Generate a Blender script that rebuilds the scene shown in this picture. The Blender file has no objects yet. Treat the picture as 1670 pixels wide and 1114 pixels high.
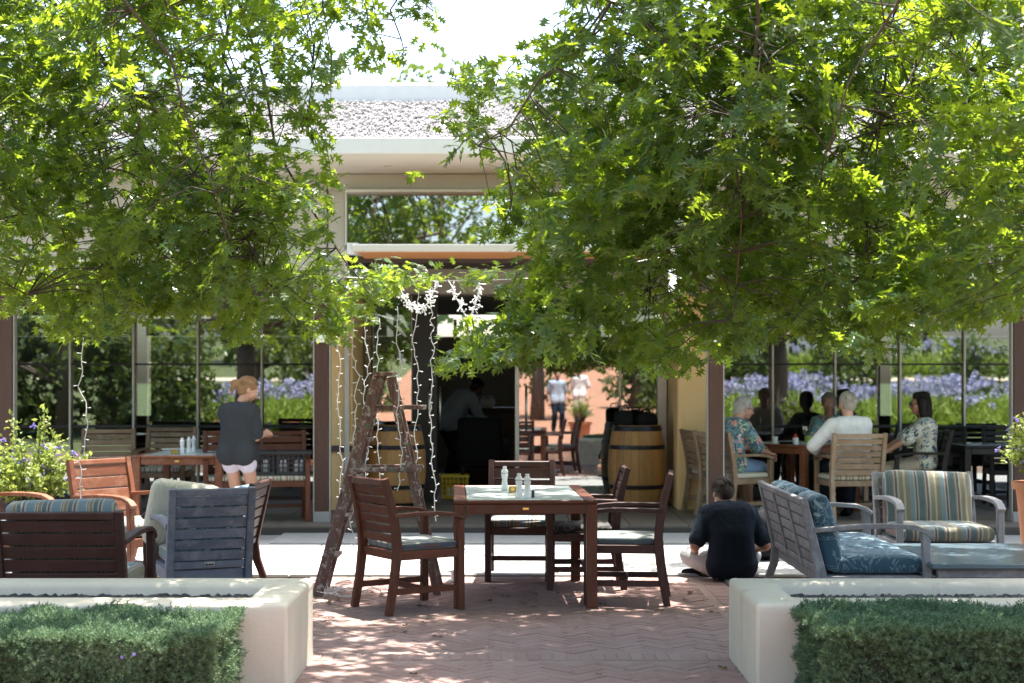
import bpy, bmesh, math, random
import numpy as np
from mathutils import Vector, Matrix, Euler, Quaternion
R = math.radians
S = bpy.context.scene
C = S.collection
random.seed(7)
rng = np.random.default_rng(11)

# ------------------------------------------------------------------ camera
FPX, PW, PH, HOR, EYE = 2500.0, 1670.0, 1114.0, 616.0, 1.6
cd = bpy.data.cameras.new('camera')
cam = bpy.data.objects.new('camera', cd)
C.objects.link(cam)
cam.location = (0, 0, EYE)
cam.rotation_euler = (R(90), 0, 0)
cd.sensor_width = 36.0
cd.lens = FPX / PW * 36.0
cd.shift_y = (HOR - PH / 2) / PW
cd.clip_start = 0.1
cd.clip_end = 600
cd.dof.use_dof = True
cd.dof.focus_distance = 9.9
cd.dof.aperture_fstop = 2.7
S.camera = cam

# ------------------------------------------------------------------ sky, sun, exposure
SUN = Vector((0.13, 0.20, 0.97)).normalized()
w = bpy.data.worlds.new('World')
S.world = w
w.use_nodes = True
nt = w.node_tree
bg = nt.nodes['Background']
sk = nt.nodes.new('ShaderNodeTexSky')
sk.sky_type = 'NISHITA'
sk.sun_disc = False
sk.sun_elevation = math.asin(SUN.z)
sk.sun_rotation = math.atan2(SUN.x, SUN.y)
sk.dust_density = 3.5
sk.air_density = 1.0
sk.ozone_density = 1.0
nt.links.new(sk.outputs[0], bg.inputs[0])
bg.inputs[1].default_value = 0.15
sd = bpy.data.lights.new('sun', 'SUN')
sd.energy = 4.8
sd.angle = R(0.53)
sd.color = (1.0, 0.95, 0.87)
sun = bpy.data.objects.new('sun', sd)
C.objects.link(sun)
sun.rotation_euler = SUN.to_track_quat('Z', 'Y').to_euler()
sun.location = (4, 8, 30)
S.view_settings.view_transform = 'Standard'
S.view_settings.look = 'None'
S.view_settings.exposure = 2.15
S.view_settings.gamma = 1.0
S.view_settings.use_curve_mapping = False
S.render.engine = 'CYCLES'
S.cycles.use_denoising = True
S.cycles.max_bounces = 8
S.cycles.diffuse_bounces = 4
S.cycles.glossy_bounces = 4
S.cycles.transmission_bounces = 6
S.cycles.transparent_max_bounces = 12
S.cycles.sample_clamp_indirect = 6.0
S.cycles.caustics_reflective = False
S.cycles.caustics_refractive = False


def P(px, py, d):
    "a point of the place from its pixel in the 1670 px photograph and its distance"
    return Vector(((px - PW / 2) * d / FPX, d, EYE - (py - HOR) * d / FPX))


# ------------------------------------------------------------------ materials
def lin(c):
    return tuple(x for x in c) + (1.0,)


class NT:
    def __init__(s, name):
        s.m = bpy.data.materials.new(name)
        s.m.use_nodes = True
        s.t = s.m.node_tree
        s.t.nodes.clear()
        s.out = s.n('OutputMaterial')

    def n(s, typ, ins=None, **kw):
        nd = s.t.nodes.new('ShaderNode' + typ)
        for k, v in kw.items():
            setattr(nd, k, v)
        for k, v in (ins or {}).items():
            sock = nd.inputs[k]
            if isinstance(v, bpy.types.NodeSocket):
                s.t.links.new(v, sock)
            elif isinstance(v, bpy.types.Node):
                s.t.links.new(v.outputs[0], sock)
            else:
                sock.default_value = v
        return nd

    def math(s, op, a, b=0.0, c=0.0):
        return s.n('Math', {0: a, 1: b, 2: c}, operation=op).outputs[0]

    def coord(s, scale=(1, 1, 1), kind='Object'):
        tc = s.n('TexCoord')
        mp = s.n('Mapping', {'Vector': tc.outputs[kind], 'Scale': scale})
        return mp.outputs[0]

    def noise(s, vec, scale, detail=4.0, rough=0.6, out='Fac'):
        return s.n('TexNoise', {'Vector': vec, 'Scale': scale, 'Detail': detail, 'Roughness': rough}).outputs[out]

    def ramp(s, fac, stops, interp='LINEAR'):
        r = s.n('ValToRGB', {0: fac})
        r.color_ramp.interpolation = interp
        el = r.color_ramp.elements
        while len(el) > 1:
            el.remove(el[-1])
        el[0].position, el[0].color = stops[0][0], lin(stops[0][1])
        for p, c in stops[1:]:
            e = el.new(p)
            e.color = lin(c)
        return r.outputs[0]

    def mix(s, fac, a, b, bt='MIX'):
        nd = s.n('Mix', data_type='RGBA', blend_type=bt)
        for i, v in ((0, fac), (6, a), (7, b)):
            if isinstance(v, bpy.types.NodeSocket):
                s.t.links.new(v, nd.inputs[i])
            elif i == 0:
                nd.inputs[0].default_value = v
            else:
                nd.inputs[i].default_value = lin(v)
        return nd.outputs[2]

    def bump(s, h, strength=0.3, dist=0.01):
        return s.n('Bump', {'Height': h, 'Strength': strength, 'Distance': dist}).outputs[0]

    def pbr(s, col, rough=0.6, normal=None, metal=0.0, spec=0.5, sheen=0.0, coat=0.0):
        ins = {'Roughness': rough, 'Metallic': metal, 'Specular IOR Level': spec, 'Base Color': col if isinstance(col, bpy.types.NodeSocket) else lin(col)}
        if sheen:
            ins['Sheen Weight'] = sheen
        if coat:
            ins['Coat Weight'] = coat
        if normal is not None:
            ins['Normal'] = normal
        return s.n('BsdfPrincipled', ins)

    def done(s, sh):
        s.t.links.new(sh.outputs[0], s.out.inputs[0])
        return s.m


def m_plain(name, col, rough=0.6, metal=0.0, var=0.12, scale=9.0, bump=0.12, spec=0.5, coat=0.0, sheen=0.0):
    t = NT(name)
    v = t.coord()
    f = t.noise(v, scale, 5)
    c = t.mix(f, tuple(x * (1 - var) for x in col), tuple(min(1, x * (1 + var)) for x in col))
    f2 = t.noise(v, scale * 9, 3)
    return t.done(t.pbr(c, rough, t.bump(f2, bump, 0.004), metal, spec, sheen, coat))


def m_wood(name, dark, light, rough=0.45, grain='X', weather=None, coat=0.0):
    t = NT(name)
    sc = {'X': (1.6, 26, 26), 'Y': (26, 1.6, 26), 'Z': (26, 26, 1.6)}[grain]
    inf = t.n('ObjectInfo').outputs['Random']
    off = t.n('CombineXYZ', {0: t.math('MULTIPLY', inf, 7.3), 1: t.math('MULTIPLY', inf, 3.1), 2: t.math('MULTIPLY', inf, 5.7)})
    tc = t.n('TexCoord').outputs['Object']
    add = t.n('VectorMath', {0: tc, 1: off.outputs[0]}, operation='ADD').outputs[0]
    v = t.n('Mapping', {'Vector': add, 'Scale': sc}).outputs[0]
    f = t.noise(v, 2.4, 8, 0.68)
    c = t.ramp(f, [(0.28, dark), (0.55, tuple((a + b) / 2 for a, b in zip(dark, light))), (0.74, light)])
    big = t.noise(add, 5.0, 3)
    c = t.mix(t.math('MULTIPLY', big, 0.55), c, tuple(x * 0.55 for x in dark))
    c = t.mix(0.30, c, t.mix(inf, tuple(x * 0.75 for x in dark), tuple(min(1, x * 1.25) for x in light)))
    if weather:
        wf = t.ramp(t.noise(add, 9.0, 6, 0.7), [(0.48, (0, 0, 0)), (0.66, (1, 1, 1))])
        c = t.mix(t.math('MULTIPLY', t.n('RGBToBW', {0: wf}).outputs[0], weather[1]), c, weather[0])
    rr = t.math('MULTIPLY_ADD', f, 0.25, rough - 0.1)
    return t.done(t.pbr(c, rr, t.bump(f, 0.25, 0.004), coat=coat, spec=0.3))


def m_stripes(name, stops, freq, rough=0.85, tint=None, axis=0):
    t = NT(name)
    tc = t.n('TexCoord').outputs['Object']
    sx = t.n('SeparateXYZ', {0: tc}).outputs[axis]
    wob = t.math('MULTIPLY_ADD', t.noise(tc, 6.0, 2), 0.016, sx)
    fr = t.math('FRACT', t.math('MULTIPLY_ADD', wob, freq, 40.13))
    c = t.ramp(fr, stops, 'CONSTANT')
    weave = t.noise(t.n('Mapping', {'Vector': tc, 'Scale': (1, 1, 1)}).outputs[0], 420.0, 2)
    dirt = t.noise(tc, 7.0, 5)
    c = t.mix(t.math('MULTIPLY', dirt, 0.35), c, (0.23, 0.22, 0.19))
    n = t.bump(t.math('MULTIPLY_ADD', weave, 0.25, t.noise(tc, 14.0, 3)), 0.35, 0.012)
    return t.done(t.pbr(c, rough, n, sheen=0.3, spec=0.2))


def m_floral(name, base, cols, scale=8.0, rad=0.42, petals=5, leafc=None, rough=0.85, thr=1.0):
    t = NT(name)
    tc = t.n('TexCoord').outputs['Object']
    warp = t.n('TexNoise', {'Vector': tc, 'Scale': scale * 0.9, 'Detail': 2.0}).outputs['Color']
    v = t.n('VectorMath', {0: tc, 1: t.n('VectorMath', {0: warp, 1: (0.6 / scale,) * 3}, operation='MULTIPLY').outputs[0]}, operation='ADD').outputs[0]
    vo = t.n('TexVoronoi', {'Vector': v, 'Scale': scale, 'Randomness': 0.9})
    loc = t.n('VectorMath', {0: v, 1: vo.outputs['Position']}, operation='SUBTRACT').outputs[0]
    s = t.n('SeparateXYZ', {0: loc})
    a = t.math('ARCTAN2', t.math('ADD', s.outputs[2], t.math('MULTIPLY', s.outputs[1], 0.6)), t.math('ADD', s.outputs[0], t.math('MULTIPLY', s.outputs[1], 0.5)))
    pet = t.math('MULTIPLY_ADD', t.math('COSINE', t.math('MULTIPLY', a, float(petals))), 0.36, 0.64)
    d = vo.outputs['Distance']
    inside = t.math('LESS_THAN', d, t.math('MULTIPLY', pet, rad))
    rc = t.n('SeparateXYZ', {0: vo.outputs['Color']})
    n = len(cols)
    fc = t.ramp(rc.outputs[0], [(i / n, c) for i, c in enumerate(cols)], 'CONSTANT')
    fc = t.mix(t.math('LESS_THAN', d, rad * 0.22), fc, tuple(min(1, x * 0.6) for x in cols[0]))
    b = t.mix(t.noise(tc, 5.0, 3), tuple(x * 0.8 for x in base), tuple(min(1, x * 1.2) for x in base))
    if leafc:
        wv = t.n('TexNoise', {'Vector': v, 'Scale': scale * 2.0, 'Detail': 1.5, 'Distortion': 1.6}).outputs['Fac']
        lf = t.math('MULTIPLY', t.math('GREATER_THAN', wv, 0.53), t.math('LESS_THAN', wv, 0.60))
        b = t.mix(lf, b, leafc)
    c = t.mix(inside, b, fc)
    nn = t.bump(t.math('MULTIPLY_ADD', t.noise(tc, 300.0, 2), 0.2, t.noise(tc, 13.0, 3)), 0.35, 0.012)
    return t.done(t.pbr(c, rough, nn, sheen=0.2, spec=0.2))


def m_leaf(name, c1, c2, trans, tw=0.42, rough=0.38, yellow=None):
    t = NT(name)
    rnd = t.n('NewGeometry').outputs['Random Per Island']
    ob = t.n('ObjectInfo').outputs['Random']
    r = t.math('FRACT', t.math('ADD', rnd, ob))
    c = t.mix(r, c1, c2)
    tr = t.mix(r, tuple(x * 0.8 for x in trans), trans)
    if yellow:
        y = t.math('GREATER_THAN', r, 0.985)
        c = t.mix(y, c, yellow)
        tr = t.mix(y, tr, yellow)
    p = t.pbr(c, rough, None, spec=0.4)
    tl = t.n('BsdfTranslucent', {'Color': tr})
    return t.done(t.n('MixShader', {0: tw, 1: p, 2: tl}))


def m_glass(name, tint=(0.75, 0.8, 0.78), refl=0.22):
    t = NT(name)
    tr = t.n('BsdfTransparent', {'Color': lin(tint)})
    gl = t.n('BsdfGlossy', {'Color': (1, 1, 1, 1), 'Roughness': 0.0})
    fr = t.n('Fresnel', {'IOR': 1.5}).outputs[0]
    f = t.math('MINIMUM', t.math('ADD', t.math('MULTIPLY', fr, 1.6), refl), 1.0)
    return t.done(t.n('MixShader', {0: f, 1: tr, 2: gl}))


def m_plaster(name, col, stain=0.25, scale=3.0):
    t = NT(name)
    v = t.coord()
    f = t.noise(v, scale, 7, 0.65)
    c = t.mix(f, tuple(x * (1 - stain) for x in col), tuple(min(1, x * 1.08) for x in col))
    sp = t.ramp(t.noise(v, 42.0, 2), [(0.0, (0.55, 0.5, 0.45)), (0.27, (1, 1, 1))])
    c = t.mix(0.6, c, sp, 'MULTIPLY')
    st = t.noise(t.coord((9, 9, 0.9)), 1.0, 5, 0.7)
    sr = t.ramp(st, [(0.56, (1, 1, 1)), (0.78, (0.72, 0.66, 0.6))])
    c = t.mix(0.75, c, sr, 'MULTIPLY')
    h = t.math('ADD', t.noise(v, 60.0, 5), t.math('MULTIPLY', t.noise(v, 8.0, 3), 1.5))
    return t.done(t.pbr(c, 0.88, t.bump(h, 0.30, 0.006), spec=0.3))


def m_brick(name):
    t = NT(name)
    inf = t.math('FRACT', t.math('ADD', t.n('ObjectInfo').outputs['Random'], t.n('NewGeometry').outputs['Random Per Island']))
    g = t.n('NewGeometry').outputs['Position']
    c = t.ramp(inf, [(0.0, (0.235, 0.14, 0.12)), (0.35, (0.27, 0.16, 0.14)), (0.65, (0.295, 0.18, 0.16)), (1.0, (0.32, 0.21, 0.19))])
    f = t.noise(g, 30.0, 6, 0.7)
    c = t.mix(f, t.mix(0.5, c, (0.10, 0.05, 0.045)), t.mix(0.25, c, (0.42, 0.30, 0.26)))
    big = t.ramp(t.noise(g, 1.3, 5, 0.6), [(0.4, (0, 0, 0)), (0.75, (1, 1, 1))])
    c = t.mix(t.math('MULTIPLY', t.n('RGBToBW', {0: big}).outputs[0], 0.45), c, (0.34, 0.25, 0.23))
    return t.done(t.pbr(c, 0.72, t.bump(f, 0.4, 0.006), spec=0.4))


M = {}


def mats():
    WR = ((0.048, 0.013, 0.007), (0.185, 0.058, 0.028))
    for g in 'XYZ':
        M['red' + g] = m_wood('oiled_red_wood_' + g, *WR, 0.42, g, ((0.20, 0.12, 0.09), 0.14))
        M['dark' + g] = m_wood('dark_stained_wood_' + g, (0.026, 0.010, 0.009), (0.090, 0.034, 0.026), 0.45, g, ((0.12, 0.085, 0.08), 0.2))
        M['orange' + g] = m_wood('sun_bleached_red_wood_' + g, (0.13, 0.040, 0.020), (0.30, 0.11, 0.055), 0.5, g, ((0.36, 0.22, 0.15), 0.35))  # lighter, more orange tone of the red wood
        M['teak' + g] = m_wood('weathered_teak_' + g, (0.17, 0.105, 0.06), (0.36, 0.25, 0.155), 0.62, g, ((0.34, 0.29, 0.24), 0.5))
        M['grey' + g] = m_wood('silvered_grey_wood_' + g, (0.17, 0.16, 0.17), (0.33, 0.32, 0.335), 0.66, g, ((0.42, 0.41, 0.42), 0.55))
        M['slate' + g] = m_wood('slate_blue_stained_wood_' + g, (0.085, 0.095, 0.125), (0.19, 0.205, 0.26), 0.6, g, ((0.30, 0.29, 0.31), 0.5))
        M['black' + g] = m_wood('black_wood_' + g, (0.008, 0.007, 0.008), (0.022, 0.019, 0.019), 0.4, g)
    cream, tan, maroon, slate, blue, navy = (0.31, 0.31, 0.26), (0.185, 0.150, 0.085), (0.14, 0.045, 0.045), (0.060, 0.100, 0.115), (0.13, 0.20, 0.24), (0.05, 0.06, 0.09)
    M['stripe_green'] = m_stripes('striped_outdoor_fabric', [(0, tan), (0.13, cream), (0.19, navy), (0.215, maroon), (0.255, cream), (0.29, tan), (0.33, slate), (0.52, cream), (0.56, navy), (0.58, maroon), (0.62, cream), (0.66, blue), (0.80, tan), (0.93, cream)], 3.9)
    M['stripe_blue'] = m_stripes('blue_striped_outdoor_fabric', [(0, blue), (0.20, cream), (0.26, maroon), (0.29, cream), (0.34, tan), (0.46, cream), (0.5, slate), (0.66, cream), (0.72, navy), (0.76, maroon), (0.80, cream), (0.88, blue)], 6.5)
    M['stripe_cream'] = m_stripes('cream_striped_fabric', [(0, (0.55, 0.52, 0.42)), (0.3, tan), (0.45, (0.5, 0.47, 0.38)), (0.62, (0.16, 0.13, 0.10)), (0.7, (0.55, 0.5, 0.4)), (0.85, (0.30, 0.17, 0.09))], 7.5)
    M['floral_blue'] = m_floral('slate_blue_floral_fabric', (0.042, 0.088, 0.125), [(0.30, 0.37, 0.38), (0.22, 0.30, 0.34), (0.13, 0.21, 0.26)], 5.6, 0.46, 5, (0.13, 0.20, 0.24))
    M['floral_dark'] = m_floral('dark_leaf_print_fabric', (0.035, 0.035, 0.04), [(0.25, 0.22, 0.18), (0.12, 0.12, 0.11)], 8, 0.4, 4, (0.16, 0.15, 0.13))
    M['aloha'] = m_floral('bright_floral_shirt_cloth', (0.045, 0.10, 0.145), [(0.75, 0.30, 0.27), (0.70, 0.62, 0.45), (0.32, 0.48, 0.30), (0.62, 0.5, 0.42), (0.15, 0.30, 0.38)], 13.0, 0.60, 5, (0.30, 0.42, 0.30))
    M['bluedot'] = m_floral('white_blouse_with_blue_flowers', (0.66, 0.62, 0.53), [(0.02, 0.06, 0.20), (0.03, 0.20, 0.26), (0.05, 0.05, 0.10)], 15.0, 0.52, 4, (0.15, 0.22, 0.16))
    M['teal_print'] = m_floral('teal_and_cream_print_blouse', (0.17, 0.33, 0.36), [(0.60, 0.50, 0.33), (0.20, 0.10, 0.05), (0.5, 0.45, 0.30)], 10.0, 0.55, 3, (0.08, 0.05, 0.04))
    M['plaster'] = m_plaster('pale_cream_planter_plaster', (0.62, 0.555, 0.45), 0.14)
    M['ochre'] = m_plaster('ochre_wall_plaster', (0.78, 0.53, 0.26), 0.14)
    M['beige'] = m_plain('beige_painted_metal', (0.47, 0.43, 0.37), 0.55, var=0.05)
    M['cove'] = m_plain('off_white_gutter_paint', (0.66, 0.63, 0.57), 0.5, var=0.04, scale=3)
    M['white'] = m_plain('white_paint', (0.8, 0.8, 0.78), 0.5, var=0.03)
    M['whitewash'] = m_plain('whitewashed_ridge', (0.78, 0.76, 0.71), 0.8, var=0.08)
    M['mill'] = m_plain('white_lacquer', (0.80, 0.80, 0.80), 0.25, var=0.02, bump=0.02, coat=0.3)
    M['postwood'] = m_wood('brown_post_wood', (0.055, 0.028, 0.022), (0.12, 0.062, 0.045), 0.5, 'Z')
    M['steel'] = m_plain('brushed_steel', (0.62, 0.61, 0.58), 0.32, 1.0, var=0.05)
    M['alu'] = m_plain('aluminium_edge', (0.52, 0.52, 0.50), 0.42, 0.6, var=0.04)
    M['blackmetal'] = m_plain('black_metal', (0.015, 0.015, 0.017), 0.45, var=0.2)
    M['hoop'] = m_plain('black_iron_hoop', (0.022, 0.022, 0.024), 0.38, 0.6, var=0.3)
    M['stave'] = m_wood('oak_barrel_staves', (0.33, 0.165, 0.055), (0.56, 0.31, 0.12), 0.5, 'Z', ((0.22, 0.12, 0.05), 0.25))
    M['brass'] = m_plain('brass', (0.75, 0.5, 0.16), 0.3, 1.0, var=0.1)
    M['glass'] = m_glass('reflective_window_glass', (0.60, 0.64, 0.61), 0.17)
    M['glassdoor'] = m_glass('door_glass', (0.6, 0.64, 0.62), 0.22)
    M['glassup'] = m_glass('high_window_glass', (0.4, 0.45, 0.45), 0.36)
    M['wineglass'] = m_glass('wine_glass', (0.93, 0.95, 0.92), 0.06)
    M['tabletop'] = m_plain('frosted_mint_table_glass', (0.50, 0.57, 0.55), 0.30, var=0.04, bump=0.01, coat=0.4)
    M['slatetop'] = m_plain('blue_grey_table_panel', (0.10, 0.145, 0.175), 0.20, var=0.12, bump=0.02)
    M['thatch'] = m_leaf('grey_thatch', (0.24, 0.23, 0.23), (0.16, 0.155, 0.155), (0.3, 0.28, 0.27), 0.02, 0.9)
    M['thatchbase'] = m_plain('grey_thatch_base', (0.17, 0.165, 0.165), 0.95, var=0.2, scale=25, bump=0.6)
    M['orangecloth'] = m_plain('terracotta_awning_cloth', (0.62, 0.27, 0.10), 0.8, var=0.06)
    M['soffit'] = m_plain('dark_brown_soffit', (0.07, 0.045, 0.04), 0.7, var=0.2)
    M['ceiling'] = m_plain('dim_ceiling_board', (0.19, 0.16, 0.13), 0.8, var=0.1)  # plain brown board colour
    M['inwall'] = m_plain('dim_interior_wall', (0.26, 0.21, 0.165), 0.85, var=0.25, scale=1.5)  # plain brown wall colour
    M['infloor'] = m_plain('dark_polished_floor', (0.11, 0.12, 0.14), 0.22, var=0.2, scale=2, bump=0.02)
    M['tile'] = m_plain('slate_terrace_tile', (0.15, 0.125, 0.105), 0.55, var=0.3, scale=4, bump=0.2)
    M['grout'] = m_plain('dark_grout', (0.07, 0.06, 0.055), 0.9)
    M['patio'] = m_plain('pale_concrete', (0.33, 0.33, 0.33), 0.75, var=0.14, scale=5, bump=0.2)
    M['patiodark'] = m_plain('grey_ribbed_concrete', (0.30, 0.30, 0.30), 0.75, var=0.12, scale=6)
    M['brick'] = m_brick('worn_red_paving_brick')
    M['mortar'] = m_plain('sandy_joint', (0.29, 0.205, 0.18), 0.95, var=0.3, scale=20, bump=0.3)
    M['kerb'] = m_plain('dark_stone_edging', (0.10, 0.095, 0.09), 0.8, var=0.3)
    M['soil'] = m_plain('dark_wet_pebble_fill', (0.018, 0.020, 0.026), 0.5, var=0.5, scale=60, bump=0.8)
    M['terracotta'] = m_plain('terracotta', (0.42, 0.17, 0.085), 0.8, var=0.18, scale=6)
    M['plaza'] = m_plain('terracotta_paving', (0.29, 0.145, 0.085), 0.85, var=0.2, scale=1.2)
    M['grassbank'] = m_plain('mown_grass_bank', (0.065, 0.085, 0.026), 0.9, var=0.6, scale=1.1)
    M['palepath'] = m_plain('pale_gravel_path', (0.50, 0.44, 0.34), 0.9, var=0.1)
    M['earth'] = m_plain('dry_earth', (0.16, 0.115, 0.085), 0.95, var=0.3, scale=2)
    M['leaf'] = m_leaf('oak_leaf', (0.014, 0.056, 0.034), (0.040, 0.094, 0.028), (0.46, 0.62, 0.035), 0.45, 0.31, (0.16, 0.22, 0.03))
    M['leafup'] = M['leaf']
    M['dryleaf'] = m_leaf('dry_leaf', (0.16, 0.10, 0.05), (0.10, 0.055, 0.03), (0.2, 0.1, 0.03), 0.15, 0.7)
    M['bark'] = m_plain('oak_bark', (0.085, 0.066, 0.052), 0.9, var=0.4, scale=14, bump=0.9)
    M['twig'] = m_plain('oak_twig', (0.055, 0.045, 0.035), 0.8, var=0.3, scale=20)
    M['hedge'] = m_leaf('fine_hedge_leaf', (0.056, 0.110, 0.052), (0.130, 0.210, 0.115), (0.15, 0.24, 0.10), 0.24, 0.6)
    M['hedgecore'] = m_plain('hedge_twigs', (0.022, 0.032, 0.016), 0.95, var=0.5, scale=40, bump=0.8)
    M['potleaf'] = m_leaf('yellow_green_shrub_leaf', (0.11, 0.17, 0.035), (0.24, 0.30, 0.07), (0.42, 0.5, 0.09), 0.35, 0.45)
    M['purple'] = m_plain('purple_petals', (0.23, 0.17, 0.55), 0.6, var=0.3, scale=30)
    M['agaleaf'] = m_leaf('agapanthus_strap_leaf', (0.15, 0.24, 0.04), (0.27, 0.36, 0.07), (0.4, 0.52, 0.06), 0.3, 0.35)
    M['agaflower'] = m_plain('blue_agapanthus_petals', (0.40, 0.41, 0.60), 0.6, var=0.3, scale=4)
    M['farleaf'] = m_leaf('distant_tree_leaf', (0.030, 0.055, 0.016), (0.075, 0.115, 0.028), (0.2, 0.28, 0.04), 0.3, 0.5)
    M['wire'] = m_plain('white_plastic_wire', (0.80, 0.80, 0.82), 0.4, var=0.02)
    M['skin'] = m_plain('fair_skin', (0.52, 0.29, 0.205), 0.5, var=0.08, scale=20, bump=0.05)
    M['skintan'] = m_plain('tanned_skin', (0.36, 0.18, 0.115), 0.5, var=0.08, scale=20, bump=0.05)
    M['skindark'] = m_plain('brown_skin', (0.12, 0.06, 0.04), 0.5, var=0.08, scale=20, bump=0.05)
    for nm, c in (('hairgrey', (0.45, 0.43, 0.40)), ('hairsilver', (0.36, 0.33, 0.28)), ('hairdark', (0.016, 0.012, 0.010)), ('hairbrown', (0.035, 0.022, 0.015)), ('hairblond', (0.27, 0.155, 0.075)), ('hairsalt', (0.22, 0.20, 0.18))):
        t = NT(nm)
        v = t.coord((60, 60, 9))
        f = t.noise(v, 1.6, 4, 0.7)
        M[nm] = t.done(t.pbr(t.mix(f, tuple(x * 0.55 for x in c), tuple(min(1, x * 1.35) for x in c)), 0.5, t.bump(f, 0.8, 0.012), spec=0.2))
    for nm, c in (('charcoal', (0.038, 0.042, 0.048)), ('lilac', (0.62, 0.56, 0.66)), ('denim', (0.20, 0.30, 0.46)), ('whitecloth', (0.74, 0.72, 0.71)), ('navycloth', (0.014, 0.020, 0.032)), ('beigecloth', (0.42, 0.36, 0.28)), ('greycloth', (0.33, 0.33, 0.33)), ('blueshirt', (0.33, 0.39, 0.47)), ('blackcloth', (0.014, 0.014, 0.016)), ('creamcloth', (0.56, 0.53, 0.44))):
        t = NT('cloth_' + nm)
        v = t.coord()
        f = t.noise(v, 4.0, 4)
        h = t.math('ADD', t.n('TexNoise', {'Vector': t.coord((1, 1, 0.45)), 'Scale': 15.0, 'Detail': 2.0, 'Distortion': 1.0}).outputs[0], t.math('MULTIPLY', t.noise(v, 260, 2), 0.15))
        M[nm] = t.done(t.pbr(t.mix(f, tuple(x * 0.85 for x in c), tuple(min(1, x * 1.12) for x in c)), 0.9, t.bump(h, 0.6, 0.035), spec=0.1))
    M['eyewhite'] = m_plain('eye', (0.5, 0.48, 0.45), 0.2, var=0.02)
    M['lip'] = m_plain('lips', (0.36, 0.13, 0.11), 0.45)
    M['lens'] = m_plain('black_lens', (0.008, 0.008, 0.01), 0.12, bump=0.0)
    M['plasticblack'] = m_plain('black_crate_plastic', (0.016, 0.018, 0.022), 0.45)
    M['plasticyellow'] = m_plain('yellow_crate_plastic', (0.62, 0.42, 0.02), 0.45)
    M['red'] = m_plain('red_plastic', (0.55, 0.03, 0.03), 0.35)
    M['green'] = m_plain('lime_green_glaze', (0.30, 0.42, 0.08), 0.3)
    M['wine'] = m_plain('white_wine', (0.65, 0.58, 0.28), 0.1, bump=0)
    M['gold'] = m_plain('gold_card', (0.42, 0.28, 0.06), 0.4, 0.4)
    M['brownwood'] = m_wood('brown_counter_wood', (0.09, 0.045, 0.025), (0.2, 0.105, 0.055), 0.5, 'X')
    # paint-spattered ladder wood
    t = NT('paint_spattered_ladder_wood')
    tc = t.n('TexCoord').outputs['Object']
    f = t.noise(t.n('Mapping', {'Vector': tc, 'Scale': (25, 25, 2)}).outputs[0], 1.5, 6, 0.7)
    c = t.ramp(f, [(0.3, (0.080, 0.040, 0.033)), (0.7, (0.23, 0.135, 0.11))])
    f2 = t.noise(tc, 16.0, 6, 0.72)
    k = t.ramp(f2, [(0.54, (0, 0, 0)), (0.61, (1, 1, 1))])
    c = t.mix(t.math('MULTIPLY', t.n('RGBToBW', {0: k}).outputs[0], 0.8), c, (0.46, 0.42, 0.39))
    k2 = t.math('GREATER_THAN', t.noise(tc, 48.0, 3), 0.665)
    c = t.mix(k2, c, (0.62, 0.6, 0.56))
    k3 = t.math('GREATER_THAN', t.noise(tc, 23.0, 1), 0.70)
    c = t.mix(k3, c, (0.04, 0.20, 0.13))
    M['ladder'] = t.done(t.pbr(c, 0.7, t.bump(f, 0.4, 0.006)))


mats()


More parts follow.
